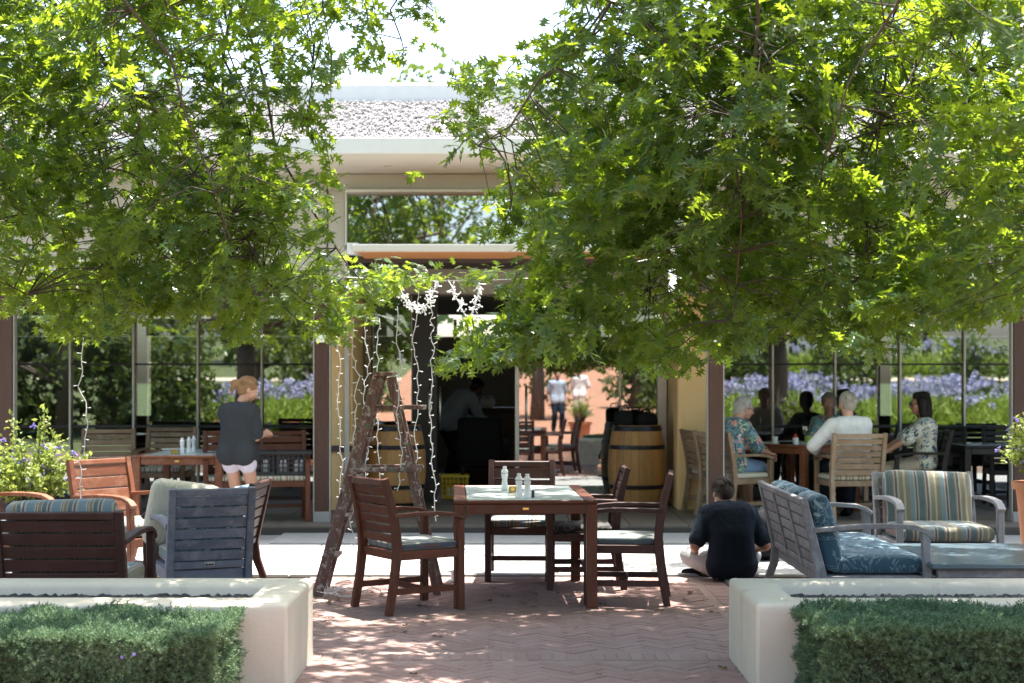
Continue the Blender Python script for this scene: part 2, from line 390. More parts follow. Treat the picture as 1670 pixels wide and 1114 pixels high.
# ------------------------------------------------------------------ mesh helpers
class MB:
    def __init__(s):
        s.v, s.f = [], []

    def add(s, vs, fs, mx=None):
        o = len(s.v)
        if mx is not None:
            vs = [mx @ Vector(p) for p in vs]
        s.v.extend(tuple(p) for p in vs)
        s.f.extend(tuple(i + o for i in f) for f in fs)
        return s

    def box(s, c, d, b=0.004, mx=None):
        "chamfered box of centre c and size d"
        hx, hy, hz = d[0] / 2, d[1] / 2, d[2] / 2
        b = min(b, hx * 0.6, hy * 0.6, hz * 0.6)
        vs, idx = [], {}
        for sx in (-1, 1):
            for sy in (-1, 1):
                for sz in (-1, 1):
                    for a in range(3):
                        q = [sx * hx, sy * hy, sz * hz]
                        for k, sg in enumerate((sx, sy, sz)):
                            if k != a:
                                q[k] -= sg * b
                        idx[(sx, sy, sz, a)] = len(vs)
                        vs.append((q[0] + c[0], q[1] + c[1], q[2] + c[2]))
        fs = []
        for a in range(3):
            u, w_ = (a + 1) % 3, (a + 2) % 3
            for sg in (-1, 1):
                quad = []
                for su, sw in ((-1, -1), (1, -1), (1, 1), (-1, 1)):
                    k = [0, 0, 0]
                    k[a], k[u], k[w_] = sg, su, sw
                    quad.append(idx[(k[0], k[1], k[2], a)])
                fs.append(tuple(quad if sg > 0 else quad[::-1]))
        for a in range(3):
            u, w_ = (a + 1) % 3, (a + 2) % 3
            for su in (-1, 1):
                for sw in (-1, 1):
                    k0, k1 = [0, 0, 0], [0, 0, 0]
                    k0[a], k0[u], k0[w_] = -1, su, sw
                    k1[a], k1[u], k1[w_] = 1, su, sw
                    q = (idx[(*k0, u)], idx[(*k1, u)], idx[(*k1, w_)], idx[(*k0, w_)])
                    fs.append(q if su * sw > 0 else q[::-1])
        for sx in (-1, 1):
            for sy in (-1, 1):
                for sz in (-1, 1):
                    q = tuple(idx[(sx, sy, sz, a)] for a in range(3))
                    fs.append(q if sx * sy * sz > 0 else q[::-1])
        return s.add(vs, fs, mx)

    def sweep(s, pts, w_, h, side=(1, 0, 0), ch=0.12, mx=None):
        "rectangular bar (width along side, h across) through the points"
        pts = [Vector(p) for p in pts]
        side = Vector(side).normalized()
        n = len(pts)
        ww = w_ if isinstance(w_, (list, tuple)) else [w_] * n
        hh = h if isinstance(h, (list, tuple)) else [h] * n
        vs, fs = [], []
        for i, p in enumerate(pts):
            t = (pts[min(i + 1, n - 1)] - pts[max(i - 1, 0)]).normalized()
            sd_ = (side - t * side.dot(t)).normalized()
            up = t.cross(sd_)
            a, b = ww[i] / 2, hh[i] / 2
            e = min(a, b) * ch * 2
            for x, y in ((-a + e, -b), (a - e, -b), (a, -b + e), (a, b - e), (a - e, b), (-a + e, b), (-a, b - e), (-a, -b + e)):
                vs.append(p + sd_ * x + up * y)
        for i in range(n - 1):
            for k in range(8):
                k2 = (k + 1) % 8
                fs.append((i * 8 + k, i * 8 + k2, i * 8 + 8 + k2, i * 8 + 8 + k))
        fs.append(tuple(range(7, -1, -1)))
        fs.append(tuple(range((n - 1) * 8, n * 8)))
        return s.add(vs, fs, mx)

    def tube(s, pts, rad, seg=6, cap=True):
        pts = [Vector(p) for p in pts]
        n = len(pts)
        rr = rad if isinstance(rad, (list, tuple)) else [rad] * n
        vs, fs = [], []
        ref = Vector((0, 0, 1)) if abs((pts[-1] - pts[0]).normalized().z) < 0.9 else Vector((1, 0, 0))
        for i, p in enumerate(pts):
            t = (pts[min(i + 1, n - 1)] - pts[max(i - 1, 0)]).normalized()
            a = t.cross(ref)
            a = a.normalized() if a.length > 1e-6 else Vector((1, 0, 0))
            b = t.cross(a)
            for k in range(seg):
                g = 2 * math.pi * k / seg
                vs.append(p + (a * math.cos(g) + b * math.sin(g)) * rr[i])
        for i in range(n - 1):
            for k in range(seg):
                k2 = (k + 1) % seg
                fs.append((i * seg + k, i * seg + seg + k, i * seg + seg + k2, i * seg + k2))
        if cap:
            fs.append(tuple(range(seg)))
            fs.append(tuple(range(n * seg - 1, (n - 1) * seg - 1, -1)))
        return s.add(vs, fs)

    def capsule(s, p0, p1, r0, r1, seg=14):
        p0, p1 = Vector(p0), Vector(p1)
        d = p1 - p0
        L = d.length
        t = d / L if L > 1e-6 else Vector((0, 0, 1))
        pts, rr = [], []
        for k in range(6):
            g = math.pi / 2 * (1 - k / 5)
            pts.append(p0 - t * (r0 * math.sin(g)))
            rr.append(max(r0 * math.cos(g), 1e-4))
        for k in range(6):
            g = math.pi / 2 * k / 5
            pts.append(p1 + t * (r1 * math.sin(g)))
            rr.append(max(r1 * math.cos(g), 1e-4))
        a = t.orthogonal().normalized()
        b = t.cross(a)
        vs, fs = [], []
        for p, r in zip(pts, rr):
            for k in range(seg):
                g = 2 * math.pi * k / seg
                vs.append(p + (a * math.cos(g) + b * math.sin(g)) * r)
        n = len(pts)
        for i in range(n - 1):
            for k in range(seg):
                k2 = (k + 1) % seg
                fs.append((i * seg + k, i * seg + k2, i * seg + seg + k2, i * seg + seg + k))
        fs.append(tuple(range(seg - 1, -1, -1)))
        fs.append(tuple(range((n - 1) * seg, n * seg)))
        return s.add(vs, fs)

    def ball(s, c, r, sc=(1, 1, 1), seg=12):
        vs, fs = [], []
        h = seg // 2
        for i in range(h + 1):
            th = math.pi * i / h
            for k in range(seg):
                g = 2 * math.pi * k / seg
                st = max(math.sin(th), 1e-3)
                vs.append((c[0] + r * sc[0] * st * math.cos(g), c[1] + r * sc[1] * st * math.sin(g), c[2] + r * sc[2] * math.cos(th)))
        for i in range(h):
            for k in range(seg):
                k2 = (k + 1) % seg
                fs.append((i * seg + k, i * seg + seg + k, i * seg + seg + k2, i * seg + k2))
        return s.add(vs, fs)

    def lathe(s, prof, c=(0, 0, 0), seg=20, cap=True):
        vs, fs = [], []
        for r, z in prof:
            for k in range(seg):
                g = 2 * math.pi * k / seg
                vs.append((c[0] + r * math.cos(g), c[1] + r * math.sin(g), c[2] + z))
        n = len(prof)
        for i in range(n - 1):
            for k in range(seg):
                k2 = (k + 1) % seg
                fs.append((i * seg + k, i * seg + k2, i * seg + seg + k2, i * seg + seg + k))
        if cap:
            fs.append(tuple(range(seg - 1, -1, -1)))
            fs.append(tuple(range((n - 1) * seg, n * seg)))
        return s.add(vs, fs)

    def pillow(s, c, d, r=0.04, bulge=0.0, n=8, mx=None):
        "rounded box, a cushion"
        hx, hy, hz = d[0] / 2, d[1] / 2, d[2] / 2
        r = min(r, hx, hy, hz)
        keys, vs, fs = {}, [], []

        def vert(q):
            k = tuple(round(x, 4) for x in q)
            if k in keys:
                return keys[k]
            p = [math.sin(x * math.pi / 2) for x in q] if False else list(q)
            full = Vector((p[0] * hx, p[1] * hy, p[2] * hz))
            inner = Vector((max(-hx + r, min(hx - r, full.x)), max(-hy + r, min(hy - r, full.y)), max(-hz + r, min(hz - r, full.z))))
            dv = full - inner
            if dv.length > 1e-9:
                full = inner + dv.normalized() * r
            bx = (1 - q[0] ** 2) * (1 - q[1] ** 2)
            by = (1 - q[0] ** 2) * (1 - q[2] ** 2)
            small = min(range(3), key=lambda a: d[a])
            o = [1 - q[a] ** 2 for a in range(3) if a != small]
            full[small] += (1 if q[small] > 0 else -1) * bulge * o[0] * o[1] * (abs(q[small]) > 0.5)
            keys[k] = len(vs)
            vs.append(full + Vector(c))
            return keys[k]
        e = [-1, -1 + r / max(hx, hy, hz) * 0.4]
        g = [math.sin((2 * i / n - 1) * math.pi / 2) for i in range(n + 1)]
        for a in range(3):
            u, w_ = (a + 1) % 3, (a + 2) % 3
            for sg in (-1, 1):
                for i in range(n):
                    for j in range(n):
                        quad = []
                        for du, dw in ((0, 0), (1, 0), (1, 1), (0, 1)):
                            q = [0, 0, 0]
                            q[a], q[u], q[w_] = sg, g[i + du], g[j + dw]
                            quad.append(vert(q))
                        fs.append(tuple(quad if sg > 0 else quad[::-1]))
        return s.add(vs, fs, mx)

    def mesh(s, name, m=None, smooth=False):
        me = bpy.data.meshes.new(name)
        me.from_pydata([tuple(p) for p in s.v], [], s.f)
        me.update()
        if smooth:
            me.polygons.foreach_set('use_smooth', [True] * len(me.polygons))
            if smooth == 'auto':
                me.set_sharp_from_angle(angle=R(40))
        if m is not None:
            me.materials.append(M[m] if isinstance(m, str) else m)
        return me

    def build(s, name, m, parent=None, smooth=False, kind=None):
        return link(name, s.mesh(name, m, smooth), parent, kind)


def link(name, me, parent=None, kind=None):
    o = bpy.data.objects.new(name, me)
    C.objects.link(o)
    if parent is not None:
        o.parent = parent
    if kind:
        o['kind'] = kind
    return o


def tag(o, label=None, cat=None, group=None, kind=None):
    for k, v in (('label', label), ('category', cat), ('group', group), ('kind', kind)):
        if v:
            o[k] = v
    return o


def thing(name, label, cat, loc=(0, 0, 0), rz=0.0, group=None):
    o = bpy.data.objects.new(name, None)
    C.objects.link(o)
    o.empty_display_size = 0.1
    o.location = loc
    o.rotation_euler = (0, 0, rz)
    return tag(o, label, cat, group)


def copy_tree(o, loc=None, rz=None, label=None, parent=None):
    c = o.copy()
    C.objects.link(c)
    if parent is not None:
        c.parent = parent
    if loc is not None:
        c.location = loc
    if rz is not None:
        c.rotation_euler = (0, 0, rz)
    if label:
        c['label'] = label
    for ch in list(o.children):
        copy_tree(ch, parent=c)
    return c


def big_mesh(name, V, F, m, parent=None, kind=None, smooth=False):
    "fast mesh from arrays; F is an (n,3) array of triangles"
    me = bpy.data.meshes.new(name)
    V = np.asarray(V, np.float32)
    F = np.asarray(F, np.int32)
    k = F.shape[1]
    me.vertices.add(len(V))
    me.vertices.foreach_set('co', V.ravel())
    me.loops.add(F.size)
    me.loops.foreach_set('vertex_index', F.ravel())
    me.polygons.add(len(F))
    me.polygons.foreach_set('loop_start', np.arange(0, F.size, k, dtype=np.int32))
    me.polygons.foreach_set('use_smooth', np.full(len(F), smooth))
    me.update(calc_edges=True)
    me.materials.append(M[m])
    return link(name, me, parent, kind)


def scatter(bv, bf, mats_, locs):
    "copies of a little mesh (bv, bf) under 3x3 matrices and offsets"
    bv = np.asarray(bv, float)
    V = np.einsum('nij,vj->nvi', mats_, bv) + locs[:, None, :]
    F = np.asarray(bf)[None] + (np.arange(len(locs)) * len(bv))[:, None, None]
    return V.reshape(-1, 3), F.reshape(-1, np.asarray(bf).shape[1])


def rand_rot(n):
    q = rng.normal(size=(n, 4))
    q /= np.linalg.norm(q, axis=1)[:, None]
    a, b, c, d = q.T
    return np.stack([np.stack([1 - 2 * (c * c + d * d), 2 * (b * c - a * d), 2 * (b * d + a * c)], -1),
                     np.stack([2 * (b * c + a * d), 1 - 2 * (b * b + d * d), 2 * (c * d - a * b)], -1),
                     np.stack([2 * (b * d - a * c), 2 * (c * d + a * b), 1 - 2 * (b * b + c * c)], -1)], 1)


def frames(dirs, norms):
    "3x3 matrices whose columns are (side, along, normal)"
    y = dirs / np.linalg.norm(dirs, axis=1)[:, None]
    z = norms - y * np.sum(norms * y, 1)[:, None]
    z /= np.linalg.norm(z, axis=1)[:, None] + 1e-9
    x = np.cross(y, z)
    return np.stack([x, y, z], 2)


# ------------------------------------------------------------------ ground, paving
def zt(y):
    return 0.0 if y > -4 else min(4.2, 0.07 * (-4 - y))


def sheet(name, x0, x1, ys, m, dz, nx=2, wav=0.0):
    mb = MB()
    xs = [x0 + (x1 - x0) * i / nx for i in range(nx + 1)]
    for y in ys:
        for x in xs:
            mb.v.append((x, y, zt(y) + dz + (wav * math.sin(x * 0.21 + y * 0.1) if y < -6 else 0)))
    n = nx + 1
    for j in range(len(ys) - 1):
        for i in range(nx):
            mb.f.append((j * n + i, j * n + i + 1, j * n + n + i + 1, j * n + n + i))
    return mb.build(name, m, kind='structure')


sheet('ground', -260, 260, [-260, -64, -50, -36, -22, -14, -9, -6, -4, 0, 6, 30, 120, 420], 'grassbank', -0.06, 24)
sheet('garden_path', -60, 60, [-27.5, -25.6], 'palepath', -0.045, 8)
sheet('terracotta_plaza', -4.6, 4.8, [-40, -30, -20, -12, -8, -6, -4, 0, 4, 7.4], 'plaza', -0.03)
sheet('earth_strip', -14, 14, [4.0, 12.36], 'earth', -0.050)

# herringbone brick floor between the planters: nearest 300 bricks singly, the rest joined
pav = sheet('brick_paving', -1.62, 1.72, [7.4, 12.34], 'mortar', -0.0035)
tag(pav, 'worn red herringbone brick floor under the dining table')
BW, BL = 0.072, 0.216
bk = MB().box((0, 0, -0.029), (BL - 0.0045, BW - 0.0045, 0.058), 0.003)
brick_me = bk.mesh('brick', 'brick')
spots = []
c45, s45 = math.cos(R(45)), math.sin(R(45))
for a in range(-90, 91):
    for b in range(-90, 91):
        k = (a - b) % 6
        if k == 0:
            u, v, ang = (a + 1.5) * BW, (b + 0.5) * BW, 0
        elif k == 5:
            u, v, ang = (a + 0.5) * BW, (b + 1.5) * BW, 90
        else:
            continue
        x, y = u * c45 - v * s45 + 0.05, u * s45 + v * c45 + 9.8
        if -1.40 < x < 1.45 and 7.45 < y < 12.24 and not (8.60 < y < 8.98):
            spots.append((x, y, ang + 45))
for i in range(40):                                   # soldier course across the opening
    spots.append((-1.42 + i * 0.0735, 8.79, 90))
for i in range(64):                                   # edging courses at the two sides
    spots.append((-1.53, 7.5 + i * 0.0735, 0))
    spots.append((1.59, 7.5 + i * 0.0735, 0))
vis = [q for q in spots if q[1] > 7.95 and (abs(q[0]) < 1.2 or q[1] > 9.0)]
vis.sort(key=lambda q: q[1])
near = set(vis[:296])
rest = MB()
for q in spots:
    x, y, ang = q
    z = random.uniform(-0.0025, 0.0025)
    tl = (random.gauss(0, 0.008), random.gauss(0, 0.008), R(ang + random.gauss(0, 0.7)))
    if q in near:
        o = link('brick', brick_me, pav)
        o.location = (x, y, z)
        o.rotation_euler = tl
    else:
        rest.add(bk.v, bk.f, Matrix.Translation((x, y, z)) @ Euler(tl).to_matrix().to_4x4())
rest.build('brick_field', 'brick', pav, kind='stuff')

kb = tag(MB().box((1.71, 10.4, 0.0), (0.10, 3.9, 0.05), 0.01).build('kerb', 'kerb', kind='structure'), 'dark stone edging beside the seated man')

# sunlit concrete patio and ribs standing for striped shade before the terrace
pt = sheet('patio', -9, 9, [12.36, 15.58], 'patio', 0.0)
slab = MB().box((0, 0, 0), (1.19, 0.73, 0.03), 0.006).mesh('slab', 'patio')
for i in range(13):
    for j in range(3):
        o = link('slab', slab, pt)
        o.location = (-7.2 + i * 1.2, 12.73 + j * 0.74, 0.002 + random.uniform(-.002, .002))
        o.rotation_euler = (random.gauss(0, .002), random.gauss(0, .002), 0)
rb = MB().box((0, 0, 0), (4.74, 0.060, 0.03), 0.008).mesh('rib', 'patiodark')
for i in range(9):
    o = link('rib', rb, pt)
    o.location = (0.055, 14.66 + i * 0.104, 0.014)
# terrace of slate tiles
tr = tag(MB().box((0, 17.25, 0.030), (18, 3.3, 0.10), 0.01).build('terrace', 'grout', kind='structure'), 'dark tiled terrace along the restaurant front')
tl = MB().box((0, 0, 0), (0.592, 0.592, 0.03), 0.004).mesh('tile', 'tile')
for i in range(22):
    for j in range(6):
        if j == 5 and -4 < i - 11 < 4:
            pass
        o = link('tile', tl, tr)
        o.location = (-6.3 + i * 0.6, 15.90 + j * 0.6, 0.087 + random.uniform(-.0015, .0015))
        o.rotation_euler = (random.gauss(0, .0015), random.gauss(0, .0015), 0)
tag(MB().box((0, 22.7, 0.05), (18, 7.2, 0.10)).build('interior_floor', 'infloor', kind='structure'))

# ------------------------------------------------------------------ the restaurant
bd = thing('restaurant_building', 'low thatched restaurant with glass walls and ochre piers behind the patio', 'building', (0, 16, 0))
BO = Vector((0, 16, 0))


def bpart(name, m, c, d, parent=None, b=0.004, smooth=False):
    "a box part of the building; c is in the place's own coordinates"
    return MB().box(Vector(c) - BO, d, b).build(name, m, parent or bd, smooth)


for x in (-5.27, -1.98, 2.12, 5.29):
    p = bpart('post', 'postwood', (x, 16.0, 1.36), (0.150, 0.15, 2.52))
    for s in (-1, 1):
        bpart('metal_edge', 'alu', (x + s * 0.083, 16.0, 1.36), (0.013, 0.10, 2.515), p, 0.002)
    bpart('plinth', 'patiodark', (x, 16.0, 0.15), (0.172, 0.172, 0.115), p)
    if abs(x) < 3:
        bpart('wall_lamp', 'white', (x - 0.005, 15.895, 2.06), (0.105, 0.05, 0.19), p, 0.01)
bpart('ochre_pier', 'ochre', (-1.985, 18.10, 1.35), (0.37, 1.6, 2.5), b=0.012)
bpart('ochre_pier', 'ochre', (2.095, 18.10, 1.35), (0.45, 1.6, 2.5), b=0.012)
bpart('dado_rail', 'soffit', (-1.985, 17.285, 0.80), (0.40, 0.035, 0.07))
bpart('downpipe', 'alu', (-1.86, 17.27, 1.35), (0.055, 0.05, 2.48))
# portal
for x in (-1.83, 1.87):
    bpart('portal_column', 'beige', (x, 16.05, 3.16), (0.17, 0.15, 1.075))
    bpart('column_bead', 'cove', (x + (0.1 if x < 0 else -0.1), 15.985, 3.16), (0.022, 0.05, 1.02))
bpart('header_beam', 'beige', (0.02, 15.99, 3.635), (3.86, 0.18, 0.155))
bpart('header_trim', 'cove', (0.02, 15.955, 3.536), (3.50, 0.20, 0.032))
uw = bpart('upper_window', 'beige', (0.02, 16.02, 2.955), (3.52, 0.12, 0.05))
bpart('pane', 'glassup', (0.02, 16.03, 3.25), (3.50, 0.012, 0.54), uw)
bpart('glazing_bar', 'beige', (1.06, 16.01, 3.25), (0.03, 0.03, 0.54), uw)
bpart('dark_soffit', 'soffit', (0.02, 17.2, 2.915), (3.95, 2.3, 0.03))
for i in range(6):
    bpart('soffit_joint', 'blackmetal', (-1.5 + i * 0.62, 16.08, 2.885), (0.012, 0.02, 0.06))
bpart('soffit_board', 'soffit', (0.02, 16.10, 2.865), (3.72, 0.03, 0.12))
bpart('door_beam', 'beige', (0.04, 18.42, 2.75), (3.66, 0.20, 0.30))
# awning over the doors
aw = bpart('awning', 'orangecloth', (0.02, 15.62, 2.852), (3.12, 0.82, 0.016))
bpart('front_bar', 'cove', (0.02, 15.19, 2.885), (3.22, 0.075, 0.075), aw, 0.012)
for s in (-1, 1):
    bpart('awning_arm', 'cove', (0.02 + s * 1.60, 15.62, 2.90), (0.05, 0.84, 0.06), aw)
    bpart('hinge_box', 'white', (0.02 + s * 1.66, 15.86, 2.93), (0.12, 0.16, 0.12), aw)
# wings: wall band above the glass, ceiling
for s in (-1, 1):
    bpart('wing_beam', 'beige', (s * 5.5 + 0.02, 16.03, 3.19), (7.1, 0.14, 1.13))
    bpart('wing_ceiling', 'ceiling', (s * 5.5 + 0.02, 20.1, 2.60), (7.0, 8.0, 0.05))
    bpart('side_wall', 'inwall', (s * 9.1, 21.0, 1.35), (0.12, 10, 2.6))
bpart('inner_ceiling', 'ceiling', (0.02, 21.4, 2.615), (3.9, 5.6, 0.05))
# roof: fascia, coved gutter, thatch, ridge
bpart('fascia', 'white', (0, 15.31, 3.915), (19.2, 0.06, 0.165), b=0.008)
cv = MB()
prof = [(15.30, 3.832), (15.33, 3.80), (15.40, 3.765), (15.52, 3.738), (15.72, 3.722), (15.96, 3.718), (15.96, 3.80), (15.45, 3.832)]
cv.add([(x, y - 16, z) for x in (-9.6, 9.6) for y, z in prof], [tuple(range(8)), tuple(range(15, 7, -1))] + [(i, i + 8, (i + 1) % 8 + 8, (i + 1) % 8) for i in range(8)])
cv.build('gutter', 'cove', bd, 'auto')
rf = MB()
rp = [(15.36, 3.80), (15.34, 4.0), (17.75, 4.80), (27, 4.80), (27, 3.75), (16.1, 3.75)]
rf.add([(x, y - 16, z) for x in (-9.6, 9.6) for y, z in rp], [tuple(range(6)), tuple(range(11, 5, -1))] + [(i, i + 6, (i + 1) % 6 + 6, (i + 1) % 6) for i in range(6)])
roof = rf.build('roof', 'thatchbase', bd)
n = 52000
tx = rng.uniform(-7.5, 7.5, n)
tu = rng.uniform(0, 1, n)
pos = np.stack([tx, 15.36 + tu * 2.38 - 16, 4.0 + tu * 0.795 + rng.uniform(-0.005, 0.03, n)], 1)
dirs = np.stack([rng.normal(0, 0.25, n), np.full(n, -0.94), np.full(n, -0.31) + rng.normal(0, 0.04, n)], 1)
mt = frames(dirs, np.tile((0, -0.3, 0.95), (n, 1)) + rng.normal(0, 0.13, (n, 3))) * rng.uniform(0.7, 1.3, n)[:, None, None]
V, F = scatter([(-.007, 0, 0), (.007, 0, 0), (.005, .075, .006), (-.005, .075, .006)], [(0, 1, 2, 3)], mt, pos)
big_mesh('thatch', V, F, 'thatch', roof, 'stuff')
rc = bpart('ridge_cap', 'whitewash', (0, 17.95, 4.88), (19.2, 0.42, 0.27), roof, 0.03)
bpart('flashing', 'blackmetal', (0, 17.74, 4.765), (19.2, 0.03, 0.035), roof)  # black strip in place of the shadow line under the ridge cap
# side glazing
GY = 18.9
for xs in ([-8.59, -7.80, -7.01, -6.22, -5.44, -4.66, -3.87, -3.08, -2.19], [2.34, 3.21, 3.98, 4.78, 5.57, 6.36, 7.15, 7.94, 8.73]):
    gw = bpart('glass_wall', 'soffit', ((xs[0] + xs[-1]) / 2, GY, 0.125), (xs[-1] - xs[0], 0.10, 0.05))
    bpart('head_rail', 'beige', ((xs[0] + xs[-1]) / 2, GY, 2.55), (xs[-1] - xs[0], 0.09, 0.05), gw)
    bpart('middle_rail', 'blackmetal', ((xs[0] + xs[-1]) / 2, GY - 0.02, 1.765), (xs[-1] - xs[0], 0.022, 0.022), gw)
    bpart('lower_rail', 'blackmetal', ((xs[0] + xs[-1]) / 2, GY - 0.02, 1.00), (xs[-1] - xs[0], 0.03, 0.035), gw)
    for i, x in enumerate(xs):
        bpart('mullion', 'alu', (x, GY - 0.025, 1.335), (0.026, 0.045, 2.37), gw)
        if i < len(xs) - 1:
            bpart('pane', 'glass', ((x + xs[i + 1]) / 2, GY + 0.012, 1.335), (xs[i + 1] - x, 0.010, 2.38), gw, 0.001)
# centre doors
DY = 18.45
dr = bpart('door_frame', 'blackmetal', (-1.05, DY, 1.35), (0.30, 0.10, 2.49))
for x0, x1 in ((-1.785, -1.205), (0.06, 1.30), (1.30, 1.865)):
    bpart('pane', 'glassdoor', ((x0 + x1) / 2, DY + 0.01, 1.35), (x1 - x0, 0.010, 2.48), dr, 0.001)
for x, ww in ((0.06, 0.05), (1.30, 0.022), (-1.20, 0.02)):
    bpart('mullion', 'alu', (x, DY - 0.02, 1.35), (ww, 0.05, 2.47), dr)
bpart('grey_jamb', 'alu', (1.80, DY - 0.06, 1.35), (0.11, 0.05, 2.47), dr)
for x in (-0.99, -0.86, 0.17):
    mb = MB().tube([(x, DY - 0.13 - 16, 0.97), (x, DY - 0.13 - 16, 1.50)], 0.014, 8)
    for z in (1.02, 1.45):
        mb.tube([(x, DY - 0.13 - 16, z), (x, DY - 0.04 - 16, z)], 0.009, 6)
    mb.build('pull_handle', 'steel', dr, True)
# interior shell
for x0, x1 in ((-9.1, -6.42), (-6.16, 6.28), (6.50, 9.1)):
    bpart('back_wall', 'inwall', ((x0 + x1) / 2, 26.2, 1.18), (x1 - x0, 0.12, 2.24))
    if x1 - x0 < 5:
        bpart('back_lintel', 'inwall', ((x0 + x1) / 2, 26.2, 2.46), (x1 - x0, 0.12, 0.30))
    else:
        for s in (-1, 1):  # lintels leave a high opening, added so daylight brightens the room
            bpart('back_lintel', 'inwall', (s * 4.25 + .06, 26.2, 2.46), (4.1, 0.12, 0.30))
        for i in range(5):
            bpart('back_mullion', 'soffit', (-2.0 + i * 1.03, 26.2, 2.45), (0.05, 0.10, 0.29))  # bars across the added opening
for s in (-6.29, 6.39):
    bpart('slot_wall', 'inwall', (s, 26.2, 0.5), (0.27, 0.11, 0.9))
bpart('inner_column', 'patiodark', (5.22, 20.2, 1.35), (0.30, 0.30, 2.5))
bpart('inner_column', 'soffit', (-3.85, 20.4, 1.35), (0.26, 0.26, 2.5))  # dark upright standing for a tree trunk mirrored in the glass
bpart('inner_column', 'soffit', (4.05, 20.4, 1.35), (0.30, 0.30, 2.5))  # second upright in place of a mirrored trunk


# ------------------------------------------------------------------ planters and hedges
def planter(x0, x1, open_end, label):
    t = thing('planter_wall', label, 'planter', (0, 0, 0))
    yf, yb, H, wt = 7.79, 8.80, 0.452, 0.245
    ex = x1 if open_end > 0 else x0
    c, hw = (x0 + x1) / 2, (x1 - x0) / 2
    t.location = (c, yf, 0)

    def rr(x_a, x_b, y_a, y_b, r, n=6):
        "rectangle outline with rounded corners"
        out = []
        for cx, cy, a0 in ((x_b - r, y_b - r, 0), (x_a + r, y_b - r, 90), (x_a + r, y_a + r, 180), (x_b - r, y_a + r, 270)):
            g = R(a0)
            out.append((cx + r * math.cos(g) + .02 * math.sin(g) - c, cy + r * math.sin(g) - .02 * math.cos(g) - yf))
            for k in range(n + 1):
                g = R(a0 + 90 * k / n)
                out.append((cx + r * math.cos(g) - c, cy + r * math.sin(g) - yf))
            g = R(a0 + 90)
            out.append((out[-1][0] - .02 * math.sin(g), out[-1][1] + .02 * math.cos(g)))
        return out
    rings = []
    for ins, z, r in ((0.0, -0.02, .022), (0.0, 0.2, .022), (0, H - 0.045, .022), (0, H - 0.022, .022), (0.004, H - 0.010, .022), (0.012, H - 0.003, .02), (0.024, H, .02), (0.045, H, .02)):
        rings.append([(x, y, z) for x, y in rr(x0 + ins, x1 - ins, yf + ins, yb - ins, r)])
    for ins, z in ((wt - 0.03, H), (wt - 0.012, H - 0.01), (wt, H - 0.03), (wt, 0.30)):
        rings.append([(x, y, z) for x, y in rr(x0 + ins, x1 - ins, yf + ins, yb - ins, 0.03)])
    m = len(rings[0])
    mb = MB()
    for rg in rings:
        mb.v.extend((x + random.gauss(0, .001), y + random.gauss(0, .001), z + random.gauss(0, .0012)) for x, y, z in rg)
    for i in range(len(rings) - 1):
        for k in range(m):
            k2 = (k + 1) % m
            mb.f.append((i * m + k, i * m + k2, i * m + m + k2, i * m + m + k))
    mb.build('planter_body', 'plaster', t, True)
    sb = MB()
    nx, ny = 160, 12
    for j in range(ny + 1):
        for i in range(nx + 1):
            sb.v.append((x0 + wt - .03 + (x1 - x0 - 2 * wt + .06) * i / nx - c, wt - .03 + (yb - yf - 2 * wt + .06) * j / ny, 0.388 + random.uniform(-.012, .012)))
    for j in range(ny):
        for i in range(nx):
            a = j * (nx + 1) + i
            sb.f.append((a, a + 1, a + nx + 2, a + nx + 1))
    sb.build('pebble_fill', 'soil', t, kind='stuff')
    return t


planter(-4.6, -1.140, 1, 'long cream plaster planter whose end shows left of the brick opening')
planter(1.243, 4.8, -1, 'long cream plaster planter that ends beside the man sitting on the paving')


